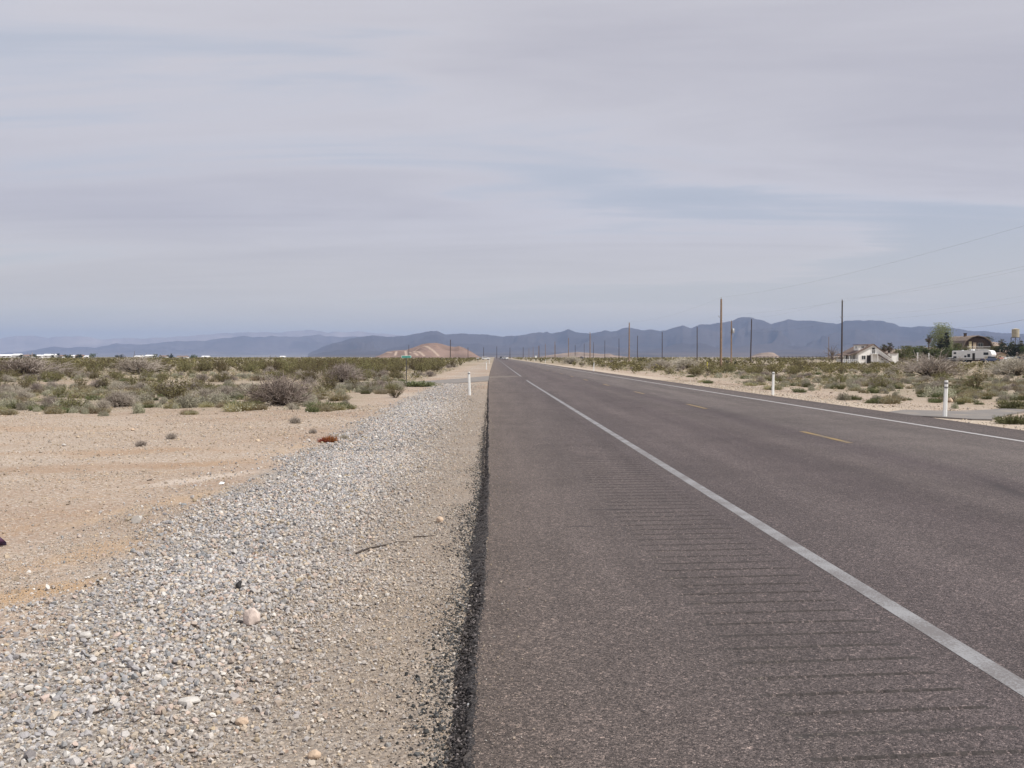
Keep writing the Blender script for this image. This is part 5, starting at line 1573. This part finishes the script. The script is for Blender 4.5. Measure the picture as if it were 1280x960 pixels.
# ------------------------------------------------------------------ vehicles
def car(x, y, rz, c, label, kind='sedan', s=1.0, name='parked_car', cat='car'):
    r_ = empty(name, (x, y, -0.06), rz)
    m = paint(name + '_paint', c, 0.3, 0.0, 0.04, spec=0.6)
    L_, W_ = 4.6, 0.88
    if kind == 'sedan':
        low = [(-2.3, 0.35), (2.25, 0.3), (2.32, 0.62), (2.1, 0.82), (1.0, 0.95), (-1.6, 0.98), (-2.28, 0.92)]
        cab = [(-1.75, 0.97), (1.05, 0.94), (0.35, 1.40), (-1.05, 1.43)]
    elif kind == 'suv':
        low = [(-2.3, 0.42), (2.25, 0.4), (2.32, 0.8), (2.15, 1.0), (1.1, 1.1), (-2.25, 1.12)]
        cab = [(-2.2, 1.1), (1.1, 1.08), (0.5, 1.72), (-2.0, 1.76)]
    else:
        low = [(-2.7, 0.5), (2.6, 0.45), (2.66, 0.9), (2.45, 1.05), (1.25, 1.12), (-2.7, 1.1)]
        cab = [(-0.55, 1.1), (1.25, 1.1), (0.75, 1.75), (-0.35, 1.78)]

    def body(prof, w0, w1, zlo, zhi, m_):
        mb = MB(); n = len(prof); vs = []
        for sy in (-1, 1):
            for (px_, pz) in prof:
                k = (pz - zlo) / max(zhi - zlo, 1e-6)
                vs.append((px_, sy * (w0 + (w1 - w0) * k), pz))
        mb.add(vs, [tuple(range(n)), tuple(range(2 * n - 1, n - 1, -1))] + [((i + 1) % n, i, n + i, n + (i + 1) % n) for i in range(n)], m_)
        return mb
    zl = [q[1] for q in low]; zc_ = [q[1] for q in cab]
    bd = body(low, W_, W_ * 0.93, min(zl), max(zl), m).build('body', r_, bevel=0.07)
    cb = body(cab, W_ * 0.90, W_ * 0.72, min(zc_), max(zc_), m).build('cabin', r_, bevel=0.05)
    ins = [(q[0] * 0.90 + (sum(v[0] for v in cab) / 4) * 0.10, q[1] + (0.09 if q[1] < 1.2 else -0.09)) for q in cab]
    zi = [q[1] for q in ins]
    body(ins, W_ * 0.895, W_ * 0.745, min(zi), max(zi), m_glass).build('side_window', r_)
    # windscreen
    f0, f1 = cab[1], cab[2]
    mb = MB(); e = 0.022
    mb.add([(f0[0] + e + 0.0, -0.70, f0[1] + 0.06 + e), (f0[0] + e, 0.70, f0[1] + 0.06 + e), (f1[0] + e, 0.58, f1[1] - 0.05 + e), (f1[0] + e, -0.58, f1[1] - 0.05 + e)], [(0, 1, 2, 3)], m_glass)
    mb.build('windscreen', r_)
    if kind == 'pickup':
        mb = MB(); mb.box((-1.68, 0, 1.106), (1.9, 1.4, 0.02), m_dark); mb.build('cargo_bed', r_)
    for wx in (low[0][0] * 0.62, low[1][0] * 0.64):
        for s_ in (-1, 1):
            mb = MB(); mb.tube([(wx, s_ * 0.70, 0.33), (wx, s_ * 0.90, 0.33)], 0.33, m_rub, 18); wv = mb.build('wheel', r_)
            mb = MB(); mb.tube([(wx, s_ * 0.895, 0.33), (wx, s_ * 0.915, 0.33)], 0.19, m_galv, 14); mb.build('rim', wv)
    for s_ in (-1, 1):
        mb = MB(); mb.box((low[2][0] - 0.03, s_ * 0.62, low[2][1] + 0.02), (0.1, 0.32, 0.14), m_whitep); mb.build('headlight', r_)
        mb = MB(); mb.box((low[0][0] + 0.03, s_ * 0.68, max(zl) - 0.16), (0.1, 0.22, 0.16), paint('tail_lamp', (0.3, 0.02, 0.02), 0.3)); mb.build('tail_light', r_)
    mb = MB(); mb.box((low[1][0] + 0.04, 0, low[1][1] + 0.12), (0.14, 1.6, 0.16), m_galv); mb.build('bumper', r_, bevel=0.02)
    return tag(r_, label, cat)


def cx_(px, z): return (px - 640) / F_PX * z


car(cx_(1187.5, 285), 285, R(8), (0.012, 0.012, 0.014), 'black car parked before the tail of the white trailer')
car(cx_(1238, 282), 282, R(12), (0.02, 0.03, 0.07), 'dark blue pickup parked before the white trailer', 'pickup', name='pickup_truck', cat='pickup')
car(cx_(1252, 292), 292, R(60), (0.36, 0.10, 0.08), 'faded red car parked past the trailer nose')
car(cx_(1266, 290), 290, R(30), (0.03, 0.05, 0.065), 'dark teal utility vehicle by the right frame edge', 'suv')
car(cx_(1274.5, 283), 283, R(75), (0.012, 0.012, 0.014), 'black utility vehicle parked at the dark pole', 'suv')
car(cx_(1262, 276), 276, R(15), (0.72, 0.72, 0.70), 'white low car partly hidden in the grey brush')
car(cx_(727, 520), 520, R(80), (0.014, 0.014, 0.015), 'dark car standing in the brush beyond the leafless bush', 'suv')
car(float(road_x(620)) + 4.4, 620, R(-92), (0.02, 0.02, 0.022), 'dark car on the distant road at the vanishing point', 'suv', name='car')
car(float(road_x(600)) + 6.6, 600, R(-60), (0.78, 0.78, 0.77), 'white pickup on the distant road beside the dark car', 'pickup', name='pickup_truck', cat='pickup')
car(float(road_x(560)) - 4.6, 560, R(20), (0.5, 0.5, 0.5), 'pale grey car parked off the distant road at the end of the gravel', 'suv')

# ------------------------------------------------------------------ far white homes on the left
m_fw = paint('bright_white_siding', (0.82, 0.82, 0.81), 0.6, var=0.04, scale=0.3)
m_fr = paint('white_metal_roof', (0.80, 0.80, 0.80), 0.5, var=0.05, scale=0.3)
m_fr2 = paint('brown_roof', (0.22, 0.15, 0.12), 0.9, var=0.1)


def home(px0, px1, top, z, wall, roof, label):
    x0, x1 = cx_(px0, z), cx_(px1, z); h = ((HORIZON - top) / F_PX * z + HC) * 0.76
    hw = h * 0.68; W_ = x1 - x0
    r_ = empty('house', (x0, z, -0.06))
    mb = MB(); mb.box((W_ / 2, 4, hw / 2), (W_, 8, hw), wall); mb.build('wall', r_)
    mb = MB(); mb.prism_x([(-0.5, hw - 0.1), (8.5, hw - 0.1), (4, h)], -0.4, W_ + 0.4, roof); mb.build('roof', r_)
    nw = max(1, int(W_ / 5))
    for k in range(nw):
        xx = W_ * (k + 0.5) / nw
        if k == nw // 2:
            mb = MB(); mb.box((xx, -0.04, 1.15), (1.0, 0.08, 2.1), m_frame); mb.build('door', r_)
        if nw > 1 or W_ > 3: window(r_, (xx + (1.2 if k == nw // 2 else 0), 0, hw * 0.62), 1.1, 0.9, frame=m_frame)
    return tag(r_, label, 'house')


crown_later = []
FH = [(-6, 14, 441.2, m_fw, m_fr, 'long white home at the left frame edge'), (15.5, 25, 440.2, m_fw, m_fr, 'tall white home joined to the long white home on the skyline'), (29, 40, 441.6, m_fw, m_fr2, 'white home with a pinkish roof between two longer white homes'),
      (45, 52, 441.8, m_fw, m_fr, 'small white home before the longest bright one'), (54, 68, 440.6, m_fw, m_fr, 'bright white home with the highest roof of the left skyline'), (73.5, 78, 442.2, m_fw, m_fr2, 'tiny white home right of the bright one'),
      (88, 92, 442.3, m_fw, m_fr, 'tiny white box home alone on the skyline'), (94, 103, 442, m_tanw, m_fr2, 'brownish home on the left skyline'), (105, 111, 443.2, m_fw, m_fr, 'low white roof at the end of the left skyline homes'),
      (168, 177, 443.3, m_fw, m_fr, 'low white home left of the double roofed home'), (181, 193, 442, m_fw, m_fr, 'white home with a raised middle in the second skyline cluster'), (199, 208, 443, m_fw, m_fr2, 'white home at the right of the second skyline cluster'),
      (221, 233, 443.5, m_fw, m_fr2, 'pale low home past the second skyline cluster'), (252, 260, 443.6, m_fw, m_fr, 'white shed roof far along the left skyline'), (350, 355, 443.8, m_fw, m_fr, 'tiny white speck of a home before the mountains')]
for k_, (px, z) in enumerate(((27, 900), (42, 940), (70, 930), (84, 900), (99, 960), (116, 940), (150, 930), (196, 920), (213, 950), (243, 930))):
    crown_later.append((px, z, k_))
for a in FH: home(a[0], a[1], a[2], 1000 + 40 * math.sin(a[0]), a[3], a[4], a[5])

# ------------------------------------------------------------------ trees round the houses
m_pale = leaf_mat('pale_spring_leaf', (0.22, 0.235, 0.115), 0.25)
m_tree = leaf_mat('tree_leaf', (0.085, 0.10, 0.038))
m_olive = leaf_mat('olive_leaf', (0.125, 0.125, 0.055))
m_ever = leaf_mat('evergreen_needle', (0.040, 0.048, 0.030))
m_palm = leaf_mat('palm_frond', (0.085, 0.088, 0.042))
m_trunk = paint('tree_bark', (0.14, 0.105, 0.08), 0.95, var=0.3, scale=4)


def crown_tree(name, px, z, h, wd, leaf, seed, label, cat='tree', trunk_h=0.25, n_cl=26, dens=60, upright=0.5, leafsize=0.32):
    rg = np.random.default_rng(seed)
    x = cx_(px, z)
    r_ = empty(name, (x, z, -0.06))
    mb = MB()
    mb.tube([(0, 0, -0.3), (0.05, 0, h * trunk_h), (0.1, 0.05, h * 0.6)], [h * 0.028, h * 0.02, h * 0.008], m_trunk, 8)
    cl = []
    for k in range(n_cl):
        az = rg.uniform(0, 6.283); s = rg.uniform(0.12, 1.0)
        rr = wd / 2 * rg.uniform(0.25, 1.0) ** 0.6 * (0.55 + 0.45 * math.sin(math.pi * min(1, 0.2 + s * 0.8)))
        zz = h * (trunk_h + (1 - trunk_h) * s) - rr * 0.12
        tip = (rr * math.cos(az), rr * math.sin(az), min(zz, h * 0.97))
        mb.tube([(0, 0, h * (trunk_h * 0.8 + 0.3 * s)), (tip[0] * 0.5, tip[1] * 0.5, tip[2] - (tip[2] - h * trunk_h) * (0.3 if upright > 0.5 else 0.2)), tip], [h * 0.010, h * 0.006, h * 0.002], m_trunk, 5)
        cl.append(tip)
    mb.build('trunk', r_)
    P = []
    for c in cl:
        n = int(dens * rg.uniform(0.6, 1.4)); sg = wd * rg.uniform(0.07, 0.13)
        P.append(rg.normal(size=(n, 3)) * np.array([sg, sg, sg * (1.5 if upright > 0.5 else 0.85)]) + np.array(c))
    P = np.concatenate(P); P[:, 2] = np.clip(P[:, 2], 0.15, h * 1.02)
    v, f = quads_at(P, leafsize, rg)
    link_mesh('crown', np_mesh('crown', v, f, [leaf]), r_)
    return tag(r_, label, cat)


def palm(px, z, top, label, seed, wd=2.6):
    rg = np.random.default_rng(seed)
    h = (HORIZON - top) / F_PX * z + HC
    r_ = empty('palm_tree', (cx_(px, z), z, -0.06))
    mb = MB(); hh = h - 0.9
    mb.tube([(0, 0, -0.2), (0.05, 0, hh * 0.5), (0, 0, hh)], [0.32, 0.24, 0.22], m_trunk, 10); mb.build('trunk', r_)
    V = []; F = []; n = 0
    for k in range(34):
        az = rg.uniform(0, 6.283); el_ = rg.uniform(-0.9, 1.3)
        d = np.array([math.cos(az) * math.cos(el_), math.sin(az) * math.cos(el_), math.sin(el_)])
        L_ = wd / 2 * rg.uniform(0.8, 1.1); c = np.array([0, 0, hh]) + d * L_ * 0.55
        side = np.cross(d, [0, 0, 1.0]); side /= np.linalg.norm(side) + 1e-6; upv = np.cross(side, d)
        for j in range(9):                      # a fan of narrow leaflets
            a = (j - 4) * 0.26
            e = c + (d * math.cos(a) + side * math.sin(a)) * L_ * 0.55 - np.array([0, 0, 0.06 * abs(j - 4)])
            wv = upv * 0.03 + side * 0.05
            V += [c - wv, c + wv, e]; F.append((n, n + 1, n + 2)); n += 3
        V += [np.array([0, 0, hh]) - side * 0.03, np.array([0, 0, hh]) + side * 0.03, c]; F.append((n, n + 1, n + 2)); n += 3
    link_mesh('crown', np_mesh('crown', np.array(V), np.array(F), [m_palm]), r_)
    rgp = rg.normal(size=(260, 3)) * np.array([0.42, 0.42, 0.45]) + np.array([0, 0, hh - 0.6])
    v, f = quads_at(rgp, 0.4, rg)
    link_mesh('frond_skirt', np_mesh('frond_skirt', v, f, [m_trunk]), r_)
    return tag(r_, label, 'palm')


def conifer(px, z, top, wd, label, seed, leaf=m_ever):
    rg = np.random.default_rng(seed); h = (HORIZON - top) / F_PX * z + HC
    r_ = empty('evergreen_tree', (cx_(px, z), z, -0.06))
    mb = MB(); mb.tube([(0, 0, -0.2), (0, 0, h * 0.97)], [h * 0.03, 0.03], m_trunk, 8); P = []
    for k in range(46):
        s = rg.uniform(0.08, 0.98); az = rg.uniform(0, 6.283); L_ = wd / 2 * (1 - s) ** 0.75 * rg.uniform(0.65, 1.25) + 0.2
        tip = np.array([math.cos(az) * L_, math.sin(az) * L_, h * s + L_ * 0.25])
        mb.tube([(0, 0, h * s), tuple(tip)], [0.05, 0.015], m_trunk, 5)
        n = int(30 + 40 * (1 - s)); q = rg.uniform(0.2, 1.05, n)[:, None]
        P.append(np.array([0, 0, h * s]) * (1 - q) + tip * q + rg.normal(size=(n, 3)) * np.array([0.2, 0.2, 0.16]) * (0.6 + wd * 0.12))
    mb.build('trunk', r_)
    v, f = quads_at(np.concatenate(P), 0.30, rg)
    link_mesh('crown', np_mesh('crown', v, f, [leaf]), r_)
    return tag(r_, label, 'tree')


crown_tree('tree', 1176, 360, 13.6, 7.6, m_pale, 3, 'tall pale green tree beside the barn roofed house', n_cl=90, dens=70, trunk_h=0.10, upright=0.8, leafsize=0.34)
crown_tree('tree', 1187, 380, 11.0, 5.2, m_pale, 4, 'shorter pale green tree leaning over the barn roof', n_cl=22, dens=26, trunk_h=0.3, upright=0.4, leafsize=0.28)
conifer(1183, 330, 415.5, 3.6, 'dark pointed evergreen before the barn roofed house', 5)
conifer(1176.5, 328, 421, 3.8, 'dark ragged evergreen left of the pointed one', 6)
palm(1160.5, 350, 419.8, 'slim palm left of the tall pale tree', 7, 2.8)
palm(1252, 380, 425.2, 'palm standing right of the barn roofed house', 8, 3.4)
palm(1265, 400, 427.5, 'palm below the water tank', 9, 3.0)
palm(1275.5, 390, 426.8, 'palm right of the water tank legs', 10, 3.2)
palm(1104, 290, 430.5, 'short palm peeking over the right roof slope of the white house', 11, 2.6)
palm(1111.5, 292, 429.6, 'taller palm behind the white house annex', 12, 3.0)
crown_tree('tree', 1233, 384, 9.2, 5.6, m_tree, 13, 'round green tree behind the barn roofed house', n_cl=30, dens=50, trunk_h=0.2)
for i, (px, z, h, wd, leaf, lab) in enumerate((
        (1128, 320, 5.0, 6.0, m_olive, 'green bushy tree right of the white house annex'), (1139, 330, 4.6, 6.0, m_tree, 'low green tree between the house and the white post'), (1151, 340, 5.2, 5.5, m_olive, 'olive bushy tree behind the white post'),
        (1160, 335, 4.4, 4.2, m_tree, 'low dark tree at the foot of the slim palm'), (1169, 325, 4.0, 4.0, m_olive, 'olive shrub tree under the tall pale tree'), (1188, 318, 4.4, 6.6, m_tree, 'broad green tree behind the black car'),
        (1197, 335, 6.0, 6.0, m_olive, 'tan green tree before the left wall of the barn roofed house'), (1243, 350, 5.2, 4.6, m_olive, 'olive tree behind the trailer nose'), (1259, 345, 6.8, 5.4, m_ever, 'dark dense tree between two palms'),
        (1273, 340, 5.6, 5.0, m_ever, 'dark tree behind the vehicles at the frame edge'), (1284, 335, 5.0, 5.0, m_tree, 'green tree cut by the right frame edge'))):
    crown_tree('shrub_tree', px, z, h, wd, leaf, 40 + i, lab, n_cl=30, dens=95, trunk_h=0.06, upright=0.2, leafsize=0.36)
for px, z, k_ in crown_later:
    crown_tree('shrub_tree', px, z, 3.4 + 0.5 * (k_ % 3), 6.0 + (k_ % 4), m_tree if k_ % 2 else m_ever, 90 + k_, '%s dark tree among the far white homes counted from the left frame edge' % ORD[k_], n_cl=14, dens=24, trunk_h=0.06, upright=0.2, leafsize=0.8)
crown_tree('bare_tree', 1040, 300, 5.6, 6.5, m_wood, 70, 'leafless brownish tree left of the tall dark pole', n_cl=60, dens=7, trunk_h=0.12, leafsize=0.16)
crown_tree('bare_tree', 1050, 262, 3.2, 5.0, m_wood, 71, 'leafless grey brush at the foot of the tall dark pole', n_cl=50, dens=10, trunk_h=0.05, leafsize=0.14)
# a yucca like dark clump near the transformer pole
for px, lab in ((909, 'dark upright yucca just left of the transformer pole'), (919, 'dark upright yucca just right of the transformer pole')):
    p = at(px, 460.5, -0.05); rg = np.random.default_rng(int(px)); n = 60
    az = rg.uniform(0, 6.283, n); pol = rg.uniform(0, 1.4, n)
    d = np.stack([np.cos(az) * np.sin(pol), np.sin(az) * np.sin(pol), np.cos(pol)], -1)
    b0 = np.stack([0 * az, 0 * az, rg.uniform(0.1, 1.0, n)], -1)
    v, f = sticks(b0, b0 + d * rg.uniform(0.3, 0.5, n)[:, None], 0.018, 0.004)
    o = link_mesh('yucca', np_mesh('yucca', v, f, [m_ever]), loc=(p.x, p.y, -0.06)); tag(o, lab, 'yucca')
